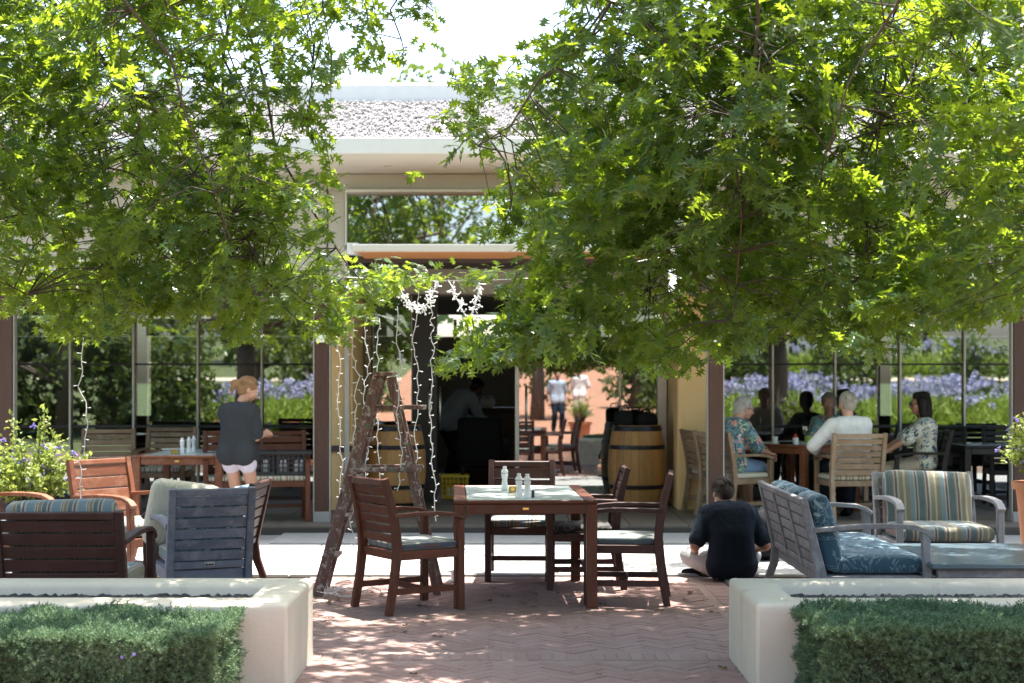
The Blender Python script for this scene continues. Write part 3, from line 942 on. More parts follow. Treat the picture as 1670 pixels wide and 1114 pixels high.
def hedge(x0, x1, H, label, nb):
    yf, yb = 6.85, 7.74
    c = (x0 + x1) / 2
    t = thing('clipped_hedge', label, 'hedge', (c, yf, 0))
    hw, D = (x1 - x0) / 2, yb - yf
    MB().pillow((0, D / 2, (H - .06) / 2 - .05), (2 * hw - .17, D - .17, H - .06), 0.10).build('twig_core', 'hedgecore', t, True)
    # sprigs over the surface
    A = (2 * hw * D, 2 * hw * (H + .1), D * H, D * H)
    cnt = [int(nb * a / sum(A)) for a in A]
    pos, nor = [], []
    for k, n in enumerate(cnt):
        u, v = rng.uniform(-1, 1, n), rng.uniform(0, 1, n)
        if k == 0:
            q = np.stack([u * hw, v * D, np.full(n, H - .03)], 1); nn = (0, 0, 1)
        elif k == 1:
            q = np.stack([u * hw, np.full(n, 0.03), v * H], 1); nn = (0, -1, 0)
        else:
            s = -1 if k == 2 else 1
            q = np.stack([np.full(n, s * (hw - .03)), v * D, rng.uniform(0, 1, n) * H], 1); nn = (s, 0, 0)
        pos.append(q)
        nor.append(np.tile(nn, (n, 1)))
    pos, nor = np.concatenate(pos), np.concatenate(nor).astype(float)
    # uneven clipped face: bumps and soft corners
    bmp = 0.016 * np.sin(pos[:, 0] * 7.1 + pos[:, 2] * 5) + 0.014 * np.sin(pos[:, 0] * 17 + pos[:, 1] * 13 + 1) + 0.012 * np.sin(pos[:, 2] * 21 + pos[:, 0] * 11)
    pos += nor * (bmp + rng.normal(0, 0.012, len(pos)) - 0.012 - np.clip(np.sin(pos[:, 0] * 23 + 2 * np.sin(pos[:, 2] * 19)) * np.sin(pos[:, 2] * 27 + 2 * np.sin(pos[:, 0] * 15)), 0, 1) * .035 * (np.abs(nor[:, 2]) < .5))[:, None]
    ctr = np.array([0, D / 2, H / 2])
    e = (pos - ctr) / np.array([hw, D / 2, H / 2])
    ex = np.sort(np.abs(e), 1)
    cut = np.clip((ex[:, 1] - 0.86) / 0.14, 0, 1) ** 2 * 0.045
    pos -= np.sign(e) * (np.abs(e) > 0.86) * .7 * cut[:, None]
    n = len(pos)
    up = nor * 0.8 + np.array([0, 0, 0.55]) + rng.normal(0, 0.85, (n, 3))
    mt = frames(up, rng.normal(size=(n, 3))) * rng.uniform(0.7, 1.2, n)[:, None, None]
    sv, sf = [], []
    for k in range(8):
        g, z = k * 2.4, 0.001 + 0.0032 * k
        ux, uz = math.cos(g), math.sin(g)
        L = 0.0115 * (1.1 - 0.03 * k)
        rise = 0.008 + .0012 * k
        b = len(sv)
        sv += [(0, z, 0), (ux * L * .5 - uz * .0030, z + rise * .4, uz * L * .5 + ux * .0030), (ux * L, z + rise, uz * L), (ux * L * .5 + uz * .0030, z + rise * .4, uz * L * .5 - ux * .0030)]
        sf += [(b, b + 1, b + 2, b + 3)]
    V, F = scatter(sv, sf, mt, pos)
    big_mesh('foliage', V, F, 'hedge', t, 'stuff')
    fl = MB()
    for _ in range(2):
        x, z = random.uniform(-hw * .6, hw * .9), random.uniform(.25, H - .05)
        for k in range(5):
            g = k * 1.257
            fl.ball((x + .004 * math.cos(g), -0.015 + random.gauss(0, .004), z + .004 * math.sin(g)), 0.0035, (1, .4, 1), 6)
    fl.build('small_flower', 'purple', t, kind='stuff')
    return t


hedge(-4.4, -1.335, 0.455, 'low dark green clipped hedge before the planter on the loveseat side', 32000)
hedge(1.40, 4.4, 0.485, 'low feathery green clipped hedge before the planter on the grey sofa side', 32000)


# ------------------------------------------------------------------ furniture
def dining_chair(wd, cush, label, group=None, nsl=6, back_h=0.92, w=0.56):
    t = thing('dining_chair', label, 'chair', group=group)
    hw = w / 2 - 0.03
    for s in (-1, 1):
        x = s * hw
        MB().sweep([(x, -.315, 0), (x, -.275, .22), (x, -.25, .43), (x, -.262, .58), (x, -.30, .76), (x, -.345, back_h)], .046, [.05, .055, .062, .06, .052, .04]).build('back_leg', wd + 'Z', t, 'auto')
        MB().sweep([(x, .245, 0), (x, .245, .62)], .05, .05).build('front_leg', wd + 'Z', t, 'auto')
        MB().sweep([(x, -.285, .668), (x, -.12, .672), (x, .06, .672), (x, .18, .66), (x, .275, .632)], .058, .028).build('armrest', wd + 'Y', t, 'auto')
        MB().sweep([(x, -.27, .155), (x, .24, .155)], .024, .042).build('stretcher', wd + 'Y', t, 'auto')
        MB().sweep([(x, -.24, .395), (x, .24, .395)], .026, .06).build('side_rail', wd + 'Y', t, 'auto')
    MB().sweep([(-hw, -.02, .152), (hw, -.02, .152)], .04, .022, (0, 0, 1)).build('cross_stretcher', wd + 'X', t, 'auto')
    fr = MB().box((0, .245, .395), (w - .11, .03, .06))
    fr.box((0, -.245, .395), (w - .11, .03, .06))
    fr.box((0, 0, .417), (w - .08, .45, .014))
    fr.build('seat_frame', wd + 'X', t)

    def yb(z):
        pts = [(.43, -.25), (.58, -.262), (.76, -.30), (back_h, -.345)]
        for (z0, y0), (z1, y1) in zip(pts, pts[1:]):
            if z <= z1:
                return y0 + (y1 - y0) * (z - z0) / (z1 - z0)
        return pts[-1][1]
    z0, z1 = .475, back_h - .055
    hgt = (z1 - z0) / nsl
    bw = 2 * hw - .046
    for i in range(nsl):
        z = z0 + hgt * (i + .5)
        tilt = Matrix.Translation((0, yb(z), z)) @ Matrix.Rotation(math.atan2(yb(z - .03) - yb(z + .03), .06), 4, 'X')
        MB().box((0, 0, 0), (bw, .018, hgt - .011), .003, tilt).build('slat', wd + 'X', t)
    z = back_h - .028
    MB().box((0, yb(z) - .002, z), (bw, .036, .046), .006).build('top_rail', wd + 'X', t)
    cu = MB().pillow((0, .01, .452), (w - .075, .475, .052), .022, .012).build('seat_cushion', cush, t, True)
    return t


def facing(deg):
    "turn a thing that faces +Y so that it faces the heading (0 = +X, 90 = away from the camera)"
    return R(deg - 90)


def place(o, x, y, deg, z=0.0):
    o.location = (x, y, z)
    o.rotation_euler = (0, 0, facing(deg))
    return o


GT = 'chairs round the glass topped table'
ch1 = place(dining_chair('red', 'stripe_blue', 'red-brown slatted armchair left of the table with its back to the ladder', GT), -.70, 10.68, 33)
ch2 = place(copy_tree(ch1, label='dark slatted armchair nearest the barrel side of the table, striped cushion in full view'), .80, 11.02, 174)
ch3 = place(dining_chair('dark', 'floral_dark', 'dark slatted armchair with leaf print cushion behind the striped one', GT), .53, 11.80, 180)
ch4 = place(dining_chair('dark', 'stripe_blue', 'dark slatted armchair at the far end of the table behind the pepper mills', GT, 4), .07, 12.27, 268)
for o in ch2.children:
    if o.data.materials[0].name.startswith('oiled'):
        o.data = o.data.copy()
        o.data.materials[0] = M['dark' + o.data.materials[0].name[-1]]


def dining_table(wd, top, W, L, H, label, panels=2, group=None):
    "origin at the middle; L runs along y"
    t = thing('dining_table', label, 'table', group=group)
    for sx in (-1, 1):
        for sy in (-1, 1):
            MB().box((sx * (W / 2 - .038), sy * (L / 2 - .038), (H - .026) / 2), (.074, .074, H - .026), .005).build('leg', wd + 'Z', t)
    for s in (-1, 1):
        MB().box((0, s * (L / 2 - .03), H - .062), (W - .16, .028, .07)).build('apron', wd + 'X', t)
        MB().box((s * (W / 2 - .03), 0, H - .062), (.028, L - .16, .07)).build('apron', wd + 'Y', t)
    for s in (-1, 1):
        MB().box((s * (W / 2 - .045), 0, H - .012), (.088, L + .004, .026), .005).build('top_frame', wd + 'Y', t)
        MB().box((0, s * (L / 2 - .02), H - .0125), (W - .182, .04, .025), .005).build('top_frame', wd + 'X', t)
    pl = (L - .085) / panels
    for i in range(panels):
        MB().box((0, -L / 2 + .0425 + pl * (i + .5), H - .008), (W - .186, pl - .012, .018), .003).build('glass_panel', top, t)
    MB().box((0, 0, H - .022), (W - .2, L - .1, .008)).build('under_board', wd + 'X', t)
    pb = MB().pillow((0, -L / 2 - .018 + .003, H - .058), (.044, .006, .018), .003)
    pb.build('maker_plate', 'brass', t, True)
    return t


TB = dining_table('red', 'tabletop', 1.0, 1.5, .75, 'wooden dining table with frosted glass top in the middle of the brick floor')
a0 = R(2.2)
TB.rotation_euler = (0, 0, a0)
TB.location = Vector((.095, 10.62, 0)) + Vector((-math.sin(a0), math.cos(a0), 0)) * .75


def mill(p, h, label, group, seed=0):
    t = thing('pepper_mill', label, 'mill', p, 0, group)
    k = h / .175
    MB().lathe([(.0, 0), (.027 * k, 0), (.028 * k, .01 * k), (.024 * k, .03 * k), (.020 * k, .06 * k), (.019 * k, .08 * k), (.022 * k, .098 * k), (.026 * k, .112 * k), (.0255 * k, .12 * k), (.018 * k, .124 * k)], seg=18).build('mill_body', 'mill', t, 'auto')
    MB().lathe([(.017 * k, .1245 * k), (.024 * k, .128 * k), (.026 * k, .138 * k), (.021 * k, .150 * k), (.013 * k, .156 * k), (.0125 * k, .160 * k), (.016 * k, .166 * k), (.013 * k, .174 * k), (.0, .176 * k)], seg=18).build('mill_head', 'mill', t, 'auto')
    return t


GM = 'white mills on the glass topped table'
mill(P(823, 800, 11.55).xy.to_3d() + Vector((0, 0, .752)), .182, 'tall white pepper mill standing apart beside the gold card', GM)
mill(P(846.5, 813, 10.83).xy.to_3d() + Vector((0, 0, .752)), .172, 'white mill between the gold card and its twin mill', GM)
mill(P(860, 814, 10.78).xy.to_3d() + Vector((0, 0, .752)), .172, 'white mill beside the small black card holder', GM)


def card(p, w_, h, d, m, label, mark=True, name='card_block'):
    t = thing(name, label, 'card', p)
    MB().box((0, 0, h / 2), (w_, d, h), .004).build('block', m, t)
    if mark:
        o = MB().lathe([(w_ * .16, 0), (w_ * .26, 0), (w_ * .26, .0015), (w_ * .16, .0015)], seg=16).build('round_mark', 'brass', t)
        o.rotation_euler = (R(90), 0, 0)
        o.location = (0, -d / 2 - .0005, h * .5)
    return t


card(Vector((0.005, 11.36, .752)), .056, .045, .03, 'gold', 'small square gold card block between the white mills')
card(Vector((.148, 10.86, .752)), .022, .05, .03, 'blackmetal', 'small black card holder beside the white mill', False)


def lounge(wd, cush_seat, cush_back, label, W=.74, D=.80, H=.82, group=None, name='lounge_armchair', cat='armchair', nsl=5, bays=1, seats=1, plate=False, backs=True, seat=True, arm=.60, lift=.03):
    t = thing(name, label, cat, group=group)
    hw = W / 2 - .03

    def yb(z):
        return -D / 2 + .06 - max(0, z - .30) * .24
    for s in (-1, 1):
        x = s * hw
        MB().sweep([(x, -D / 2 - .02, 0), (x, -D / 2 + .04, .16), (x, yb(.30), .30), (x, yb(.55), .55), (x, yb(H), H)], .05, [.05, .06, .066, .056, .045]).build('back_leg', wd + 'Z', t, 'auto')
        MB().sweep([(x, D / 2 - .05, 0), (x, D / 2 - .035, .3), (x, D / 2 - .05, arm - .02)], .052, .055).build('front_leg', wd + 'Z', t, 'auto')
        MB().sweep([(x, yb(arm) + .02, arm - .012), (x, -.10, arm + .012), (x, .12, arm + .016), (x, D / 2 - .12, arm + .006), (x, D / 2 - .045, arm - .02), (x, D / 2 - .005, arm - .055)], .064, .032).build('armrest', wd + 'Y', t, 'auto')
        MB().sweep([(x, -D / 2 + .08, .245), (x, D / 2 - .06, .245)], .026, .075).build('side_rail', wd + 'Y', t, 'auto')
    fr = MB().box((0, D / 2 - .045, .245), (W - .11, .028, .075))
    fr.box((0, -D / 2 + .085, .245), (W - .11, .028, .075))
    fr.box((0, .02, .276), (W - .09, D - .17, .016))
    fr.build('seat_frame', wd + 'X', t)
    z0, z1 = .345, H - .05
    hg = (z1 - z0) / nsl
    full = 2 * hw - .05
    bw = full / bays
    ang = math.atan(.24)
    for b in range(bays):
        xc = -full / 2 + bw * (b + .5)
        for i in range(nsl):
            z = z0 + hg * (i + .5)
            MB().box((0, 0, 0), (bw - (.04 if bays > 1 else .002), .018, hg - .010), .003, Matrix.Translation((xc, yb(z), z)) @ Matrix.Rotation(ang, 4, 'X')).build('slat', wd + 'X', t)
        if b:
            xx = xc - bw / 2
            MB().sweep([(xx, yb(.29) - .004, .29), (xx, yb(H - .05) - .004, H - .05)], .042, .036).build('back_upright', wd + 'Z', t, 'auto')
    for z, hh in ((H - .026, .044), (.318, .05)):
        MB().box((0, 0, 0), (full, .034, hh), .005, Matrix.Translation((0, yb(z), z)) @ Matrix.Rotation(ang, 4, 'X')).build('top_rail' if z > .5 else 'lower_rail', wd + 'X', t)
    sw = (full + .0) / seats
    for b in range(seats):
        xc = -full / 2 + sw * (b + .5)
        if seat:
            MB().pillow((xc, .05, .350), (sw - .01, D - .17, .12), .05, .008).build('seat_cushion', cush_seat, t, True)
        if backs:
            mx = Matrix.Translation((xc, yb(H - .27) + .105, H - .27 + lift)) @ Matrix.Rotation(ang, 4, 'X') @ Matrix.Rotation(R(random.uniform(-2, 2)), 4, 'Y')
            MB().pillow((0, 0, 0), (sw - .015, .15, .52), .06, .02, mx=mx).build('back_cushion', cush_back, t, True)
    if plate:
        pm = Matrix.Translation((0, yb(.318) - .019, .32)) @ Matrix.Rotation(ang, 4, 'X')
        pl = MB().pillow((0, 0, 0), (.066, .005, .027), .0025, mx=pm).build('maker_plate', 'alu', t, True)
        for k in range(3):
            rg = MB().lathe([(.0055, 0), (.0085, 0), (.0085, .0015), (.0055, .0015)], seg=12)
            o = rg.build('plate_letter', 'blackmetal', pl)
            o.matrix_local = pm @ Matrix.Translation((-.02 + .02 * k, -.0023, 0)) @ Matrix.Rotation(R(90), 4, 'X')
    return t


GL = 'lounge chairs behind the planters'
place(lounge('dark', 'stripe_blue', 'stripe_blue', 'wide dark slatted lounge chair seen from behind, striped cushion along its top',   .80, .80, .80, GL, arm=.62, lift=.075), -2.72, 9.62, 90)
place(lounge('slate', 'stripe_blue', 'floral_blue', 'slate blue slatted armchair seen from behind with sunlit cushion leaning out', .60, .80, .85, GL, plate=True, nsl=6, lift=-.03), -2.21, 10.85, 112)
place(lounge('dark', 'floral_blue', 'floral_blue', 'dark armchair with blue patterned cushion half hidden by the slate blue chair', .70, .78, .80, GL, lift=-.02), -2.39, 11.88, 178)
place(lounge('orange', 'stripe_blue', 'stripe_blue', 'sunlit orange-red slatted lounge chair before the white mill table', .66, .78, .90, GL, backs=False), -3.20, 12.95, -38)
place(lounge('orange', 'stripe_blue', 'stripe_blue', 'sunlit orange-red slatted lounge chair below the flowering shrub', .66, .78, .90, GL, backs=False), -4.32, 12.75, -30)
# loose pale cushion leaning out of the slate chair
cz = thing('loose_cushion', 'pale sunlit cushion leaning on the slate blue armchair', 'cushion', (-2.40, 11.16, .60), R(22))
MB().pillow((0, 0, 0), (.52, .17, .50), .075, .03, mx=Matrix.Rotation(R(9), 4, 'Y') @ Matrix.Rotation(R(14), 4, 'X')).build('cushion_body', 'creamcloth', cz, True)
# grey sofa on the right: faces +X
place(lounge('grey', 'floral_blue', 'floral_blue', 'long silver-grey slatted sofa with blue floral cushions behind the planter', 1.78, .80, .80, GL, 'lounge_sofa', 'sofa', 5, 3, 3, arm=.60), 2.39, 11.03, 0)
place(lounge('grey', 'stripe_green', 'stripe_green', 'wide grey armchair with green and tan striped cushions facing the camera', .86, .82, .80, GL, seats=1, arm=.60), 3.48, 12.55, 270)
# low coffee table
t = thing('coffee_table', 'low blue-grey coffee table beside the grey sofa', 'table', (3.42, 10.66, 0))
MB().box((0, 0, .362), (1.34, 1.24, .038), .008).build('tabletop', 'slatetop', t)
MB().box((0, 0, .31), (1.22, 1.12, .06), .004).build('apron', 'greyX', t)
for sx in (-1, 1):
    for sy in (-1, 1):
        MB().box((sx * .56, sy * .51, .14), (.08, .08, .278)).build('leg', 'greyZ', t)

# ---- terrace furniture, left
TZ = .103
GLT = 'chairs on the terrace by the glass'
tk = dining_chair('teak', 'stripe_cream', 'weathered brown slatted chair behind the hanging light strand', GLT, w=.60)
place(tk, -4.46, 16.95, 285, TZ)
place(copy_tree(tk, label='weathered brown slatted chair behind the white mill table'), -3.98, 17.55, 268, TZ)
tbl = dining_table('orange', 'tabletop', .92, 1.45, .70, 'wooden table crowded with white mills beside the standing woman', 2)
tbl.location = (-3.43, 16.43, TZ)
GML = 'white mills on the table by the standing woman'
for i, (px, py, d, h, lab) in enumerate(((297, 740, 16.0, .17, 'white mill foremost among the group beside the wooden box'), (308, 737, 16.2, .17, 'white mill just behind the foremost one of the group'), (316, 733, 16.5, .17, 'white mill third in the group on the crowded table'), (334, 729, 16.9, .175, 'tall white mill standing over the yellow box'), (343, 730, 16.9, .175, 'tall white mill nearest the standing woman'))):
    mill(P(px, py, d).xy.to_3d() + Vector((0, 0, TZ + .702)), h, lab, GML)
card(P(285, 742, 15.95).xy.to_3d() + Vector((0, 0, TZ + .702)), .07, .05, .05, 'gold', 'small yellow box beside the group of white mills', False, 'small_box')
card(P(335, 738, 16.75).xy.to_3d() + Vector((0, 0, TZ + .702)), .06, .06, .05, 'gold', 'small yellow box under the two tall white mills', False, 'small_box')
nk = thing('folded_napkin', 'folded white napkin lying at the far end of the crowded table', 'napkin', (-3.66, 16.85, TZ + .704), R(15))
MB().pillow((0, 0, .008), (.36, .10, .016), .007, .004).build('napkin_cloth', 'whitecloth', nk, True)
# bench by the post with two crates
bn = dining_chair('red', 'stripe_cream', 'dark red slatted bench beside the brown post, two crates on its seat', None, 5, .93, 1.10)
bn.name = 'bench'
bn['category'] = 'bench'
place(bn, -2.68, 16.05, 282, TZ)


def crate(x, y, z, rz, m, label, w_=.36, d=.30, h=.25):
    t = thing('plastic_crate', label, 'crate', (x, y, z), rz)
    for sx in (-1, 1):
        fr = MB()
        for k in range(6):
            fr.box((sx * (w_ / 2 - .006), -d / 2 + .02 + (d - .04) * k / 5, h / 2), (.009, .014, h - .04), .002)
        for k in range(5):
            fr.box((sx * (w_ / 2 - .006), 0, .03 + (h - .06) * k / 4), (.012, d - .02, .012), .002)
        fr.build('lattice_side', m, t)
        fr = MB()
        for k in range(7):
            fr.box((-w_ / 2 + .02 + (w_ - .04) * k / 6, sx * (d / 2 - .006), h / 2), (.014, .009, h - .04), .002)
        for k in range(5):
            fr.box((0, sx * (d / 2 - .006), .03 + (h - .06) * k / 4), (w_ - .02, .012, .012), .002)
        fr.build('lattice_side', m, t)
        MB().box((0, sx * (d / 2), h - .02), (w_ + .02, .026, .034)).build('rim', m, t)
        MB().box((sx * (w_ / 2), 0, h - .02), (.026, d - .03, .034)).build('rim', m, t)
    MB().box((0, 0, .012), (w_, d, .02)).build('crate_floor', m, t)
    bt = MB()
    for k in range(6):
        bx, by = random.uniform(-w_ * .35, w_ * .35), random.uniform(-d * .3, d * .3)
        bt.lathe([(.018, .024), (.02, .03), (.02, .11), (.012, .13), (.012, .15), (0, .152)], (bx, by, 0), 8)
    bt.build('shaker_contents', 'whitecloth', t, kind='stuff')
    return t


sz = TZ + .485
crate(-2.66, 15.98, sz, R(12), 'plasticblack', 'black lattice crate with white contents just right of the woman')
crate(-2.30, 16.06, sz, R(12), 'plasticblack', 'black lattice crate at the post end of the bench')

# ---- terrace furniture, right: the diners' table
dt = dining_table('orange', 'tabletop', 1.0, 1.0, .76, 'square wooden table where the four diners sit', 1)
dt.location = (3.22, 17.32, TZ)
dt.rotation_euler = (0, 0, R(41))
chB = place(copy_tree(tk, label='weathered slatted chair of the man in the bright floral shirt'), 2.42, 16.55, 32, TZ)
chD = place(copy_tree(tk, label='weathered slatted chair, back to camera, of the man in white'), 3.56, 16.20, 97, TZ)
for c_ in (chB, chD):
    c_['group'] = 'chairs round the diners table'
GD = 'dark chairs behind the striped armchair'
dk = dining_chair('black', 'blackcloth', 'dark slatted chair of the woman in sunglasses', GD)
place(dk, 4.48, 16.95, 172, TZ)
place(copy_tree(dk, label='dark chair under the woman who faces the camera'), 3.80, 18.25, 262, TZ)
place(copy_tree(dk, label='empty dark slatted chair right of the woman in sunglasses'), 5.02, 17.95, 250, TZ)
place(copy_tree(dk, label='empty dark slatted chair beside the dark side table'), 5.85, 18.0, 262, TZ)
bt_ = dining_table('black', 'slatetop', .8, .8, .74, 'dark side table in front of the glass behind the potted shrub', 1)
bt_.location = (5.42, 17.4, TZ)
place(copy_tree(tk, label='weathered chair between the ochre pier and the brown post'), 2.28, 17.02, 8, TZ)


# small things on the diners' table
def on_table(px, d):
    return Vector(((px - 835) * d / FPX, d, TZ + .762))


g = thing('wine_glass', 'half full glass of white wine on the diners table', 'wine glass', on_table(1313, 17.25))
MB().lathe([(.0, 0), (.034, 0), (.034, .003), (.005, .008), (.0042, .085), (.012, .095), (.032, .118), (.040, .145), (.038, .175), (.031, .205), (.0295, .205), (.0365, .175), (.038, .145), (.030, .12), (.0, .10)], seg=20, cap=False).build('glass_bowl', 'wineglass', g, True)
MB().lathe([(0, .102), (.029, .121), (.036, .142), (.0355, .15), (0, .15)], seg=18, cap=False).build('wine', 'wine', g, True)
g = thing('tea_light_pot', 'lime green pot on a white saucer beside the wine glass', 'pot', on_table(1318, 17.02))
MB().lathe([(0, .010), (.036, .010), (.040, .09), (.036, .09), (.033, .02), (0, .02)], seg=18).build('pot_body', 'green', g, 'auto')
MB().lathe([(0, 0), (.06, 0), (.085, .009), (.083, .012), (.058, .005), (0, .005)], seg=22).build('saucer', 'white', g, True)
g = thing('sauce_jar', 'white jar with a red lid on the diners table', 'jar', on_table(1297.5, 16.98))
MB().lathe([(0, 0), (.032, 0), (.033, .06), (.028, .07), (0, .07)], seg=16).build('jar_body', 'white', g, 'auto')
MB().lathe([(.026, .0705), (.024, .085), (.012, .095), (.01, .11), (0, .112)], seg=14).build('lid', 'red', g, 'auto')
g = thing('cup', 'small white cup beside the man in the bright floral shirt', 'cup', on_table(1264, 17.2))
MB().lathe([(0, 0), (.026, 0), (.033, .075), (.030, .075), (.024, .006), (0, .006)], seg=16).build('cup_body', 'white', g, 'auto')
g = thing('sunglasses_case', 'black case lying flat between the cup and the jar', 'case', on_table(1282, 16.95))
MB().pillow((0, 0, .014), (.15, .07, .028), .012).build('case_body', 'blackcloth', g, True)

# backpack behind the seated man
g = thing('backpack', 'black backpack slumped on the floor beside the grey sofa back', 'bag', (2.18, 13.4, 0), R(12))
MB().pillow((0, 0, .22), (.34, .26, .44), .11, .03).build('bag_body', 'blackcloth', g, True)
MB().pillow((0, -.15, .16), (.26, .07, .22), .03, .01).build('front_pocket', 'blackcloth', g, True)
for s in (-1, 1):
    MB().tube([(s * .09, .12, .41), (s * .10, .19, .33), (s * .11, .20, .2), (s * .12, .14, .06)], .014, 6).build('strap', 'blackcloth', g, True)


# ---- barrels
def barrel(x, y, label, H=.95, r0=.27, r1=.335, group='oak barrels beside the doors'):
    t = thing('oak_barrel', label, 'barrel', (x, y, TZ), 0, group)

    def rad(z):
        return r0 + (r1 - r0) * (1 - ((z - H / 2) / (H / 2)) ** 2)
    n = 22
    st = MB()
    for i in range(6):
        pass
    zs = [H * i / 10 for i in range(11)]
    a0, a1 = -math.pi / n * .97, math.pi / n * .97
    for z in zs:
        r = rad(z)
        for a, q in ((a0, r - .022), (a0, r - .002), (0, r), (a1, r - .002), (a1, r - .022)):
            st.v.append((q * math.cos(a), q * math.sin(a), z))
    for i in range(10):
        for k in range(4):
            st.f.append((i * 5 + k, i * 5 + 5 + k, i * 5 + 6 + k, i * 5 + k + 1))
    st.f.append((0, 1, 2, 3, 4))
    st.f.append((54, 53, 52, 51, 50))
    me = st.mesh('stave', 'stave', 'auto')
    for k in range(n):
        o = link('stave', me, t)
        o.rotation_euler = (0, 0, 2 * math.pi * k / n)
    for z, hh in ((.035, .06), (.245, .048), (.70, .048), (.915, .06)):
        zs = [z - hh / 2, z - hh / 2, z + hh / 2, z + hh / 2]
        MB().lathe([(rad(z - hh / 2) - .004, z - hh / 2), (rad(z - hh / 2) + .006, z - hh / 2), (rad(z) + .007, z), (rad(z + hh / 2) + .006, z + hh / 2), (rad(z + hh / 2) - .004, z + hh / 2)], seg=44, cap=False).build('hoop', 'hoop', t, 'auto')
    MB().lathe([(0, H - .04), (r0 - .02, H - .04), (r0 - .02, H - .03), (0, H - .03)], seg=30).build('barrel_head', 'stave', t)
    return t


barrel(1.445, 17.75, 'oak barrel with black hoops standing before the ochre pier beyond the table')
barrel(-1.33, 17.75, 'oak barrel with black hoops half hidden behind the ladder')
for i, (dx, w_, h, lab) in enumerate(((-.16, .22, .20, 'black bag slumped over the barrel edge'), (.10, .26, .15, 'black bag lying flat on the barrel'))):
    g = thing('bag', lab, 'bag', (1.445 + dx, 17.70 + .05 * i, TZ + .92), R(20 * i))
    MB().pillow((0, 0, h / 2), (w_, .2, h), .05, .03).build('bag_body', 'blackcloth', g, True)
    MB().tube([(-.06, 0, h - .02), (-.04, 0, h + .05), (.04, 0, h + .06), (.07, 0, h - .02)], .009, 6).build('handle', 'blackcloth', g, True)

# ---- step ladder
L0, L1 = P(517, 972, 11.24), P(716, 962, 11.56)
L0.z = L1.z = 0
tp = P(628, 611, 11.42)
lad = thing('step_ladder', 'old paint-spattered wooden step ladder standing open beside the table', 'ladder', (tp.x, 11.24, 0))
o_ = Vector((tp.x, 11.24, 0))
DW = .42
for k, yy in enumerate((0, DW)):
    dpt = Vector((0, yy, 0))
    tw_ = Vector((0, -.10 if k else .03, 0))
    MB().sweep([L0 - o_ + dpt, Vector((-.035, 0, tp.z)) + dpt + tw_], .034, .080, (0, 1, 0)).build('front_rail', 'ladder', lad, 'auto')
    MB().sweep([Vector((L1.x, 11.24, 0)) - o_ + dpt + Vector((0, .05, 0)), Vector((.045, .012, tp.z - .02)) + dpt + tw_], .030, .056, (0, 1, 0)).build('rear_rail', 'ladder', lad, 'auto')
MB().box((.0, .20, tp.z + .005), (.145, .44, .03)).build('top_cap', 'ladder', lad)
dirv = (Vector((-.035, 0, tp.z)) - (L0 - o_))
for fr in (.17, .35, .53, .70, .84):
    q = (L0 - o_) + dirv * fr
    MB().box((q.x + .01, .20, q.z), (.115, .36, .026)).build('tread', 'ladder', lad)
rv = Vector((.045, 0, tp.z)) - (Vector((L1.x, 0, 0)) - Vector((o_.x, 0, 0)))
for fr in (.18, .45, .72):
    q = Vector((L1.x - o_.x, 0, 0)) + rv * fr
    MB().box((q.x, .215, q.z), (.03, .36, .045)).build('rear_brace', 'ladder', lad)
zq = EYE - (664 - HOR) * 11.4 / FPX
q = P(692, 660, 11.4) - o_
MB().box(((P(610, 664, 11.4) - o_).x * .5 + q.x * .5, .17, zq), (.40, .17, .032)).build('paint_shelf', 'ladder', lad)
zq = EYE - (764 - HOR) * 11.4 / FPX
MB().box((.045, -.03, zq), (.47, .02, .036)).build('spreader', 'ladder', lad)
MB().box((.045, .36, zq), (.47, .02, .036)).build('spreader', 'ladder', lad)


# ------------------------------------------------------------------ people
def remesh(mb, name, m, parent, voxel=.008, smooth=4, ratio=None, disp=None):
    me = mb.mesh('tmp')
    o = link('tmp', me)
    a = o.modifiers.new('r', 'REMESH')
    a.mode = 'VOXEL'
    a.voxel_size = voxel
    b = o.modifiers.new('s', 'SMOOTH')
    b.factor = .5
    b.iterations = smooth
    if ratio:
        d = o.modifiers.new('d', 'DECIMATE')
        d.ratio = ratio
    dg = bpy.context.evaluated_depsgraph_get()
    out = bpy.data.meshes.new_from_object(o.evaluated_get(dg))
    bpy.data.objects.remove(o)
    bpy.data.meshes.remove(me)
    out.name = name
    out.polygons.foreach_set('use_smooth', [True] * len(out.polygons))
    out.materials.clear()
    out.materials.append(M[m])
    return link(name, out, parent)


def ik(a, b, l1, l2, pole):
    a, b = Vector(a), Vector(b)
    d = b - a
    L = min(d.length, (l1 + l2) * .999)
    t = d.normalized()
    b = a + t * L
    x = (l1 * l1 - l2 * l2 + L * L) / (2 * L)
    h = math.sqrt(max(l1 * l1 - x * x, 0))
    p = Vector(pole)
    p = (p - t * p.dot(t)).normalized()
    return a + t * x + p * h, b


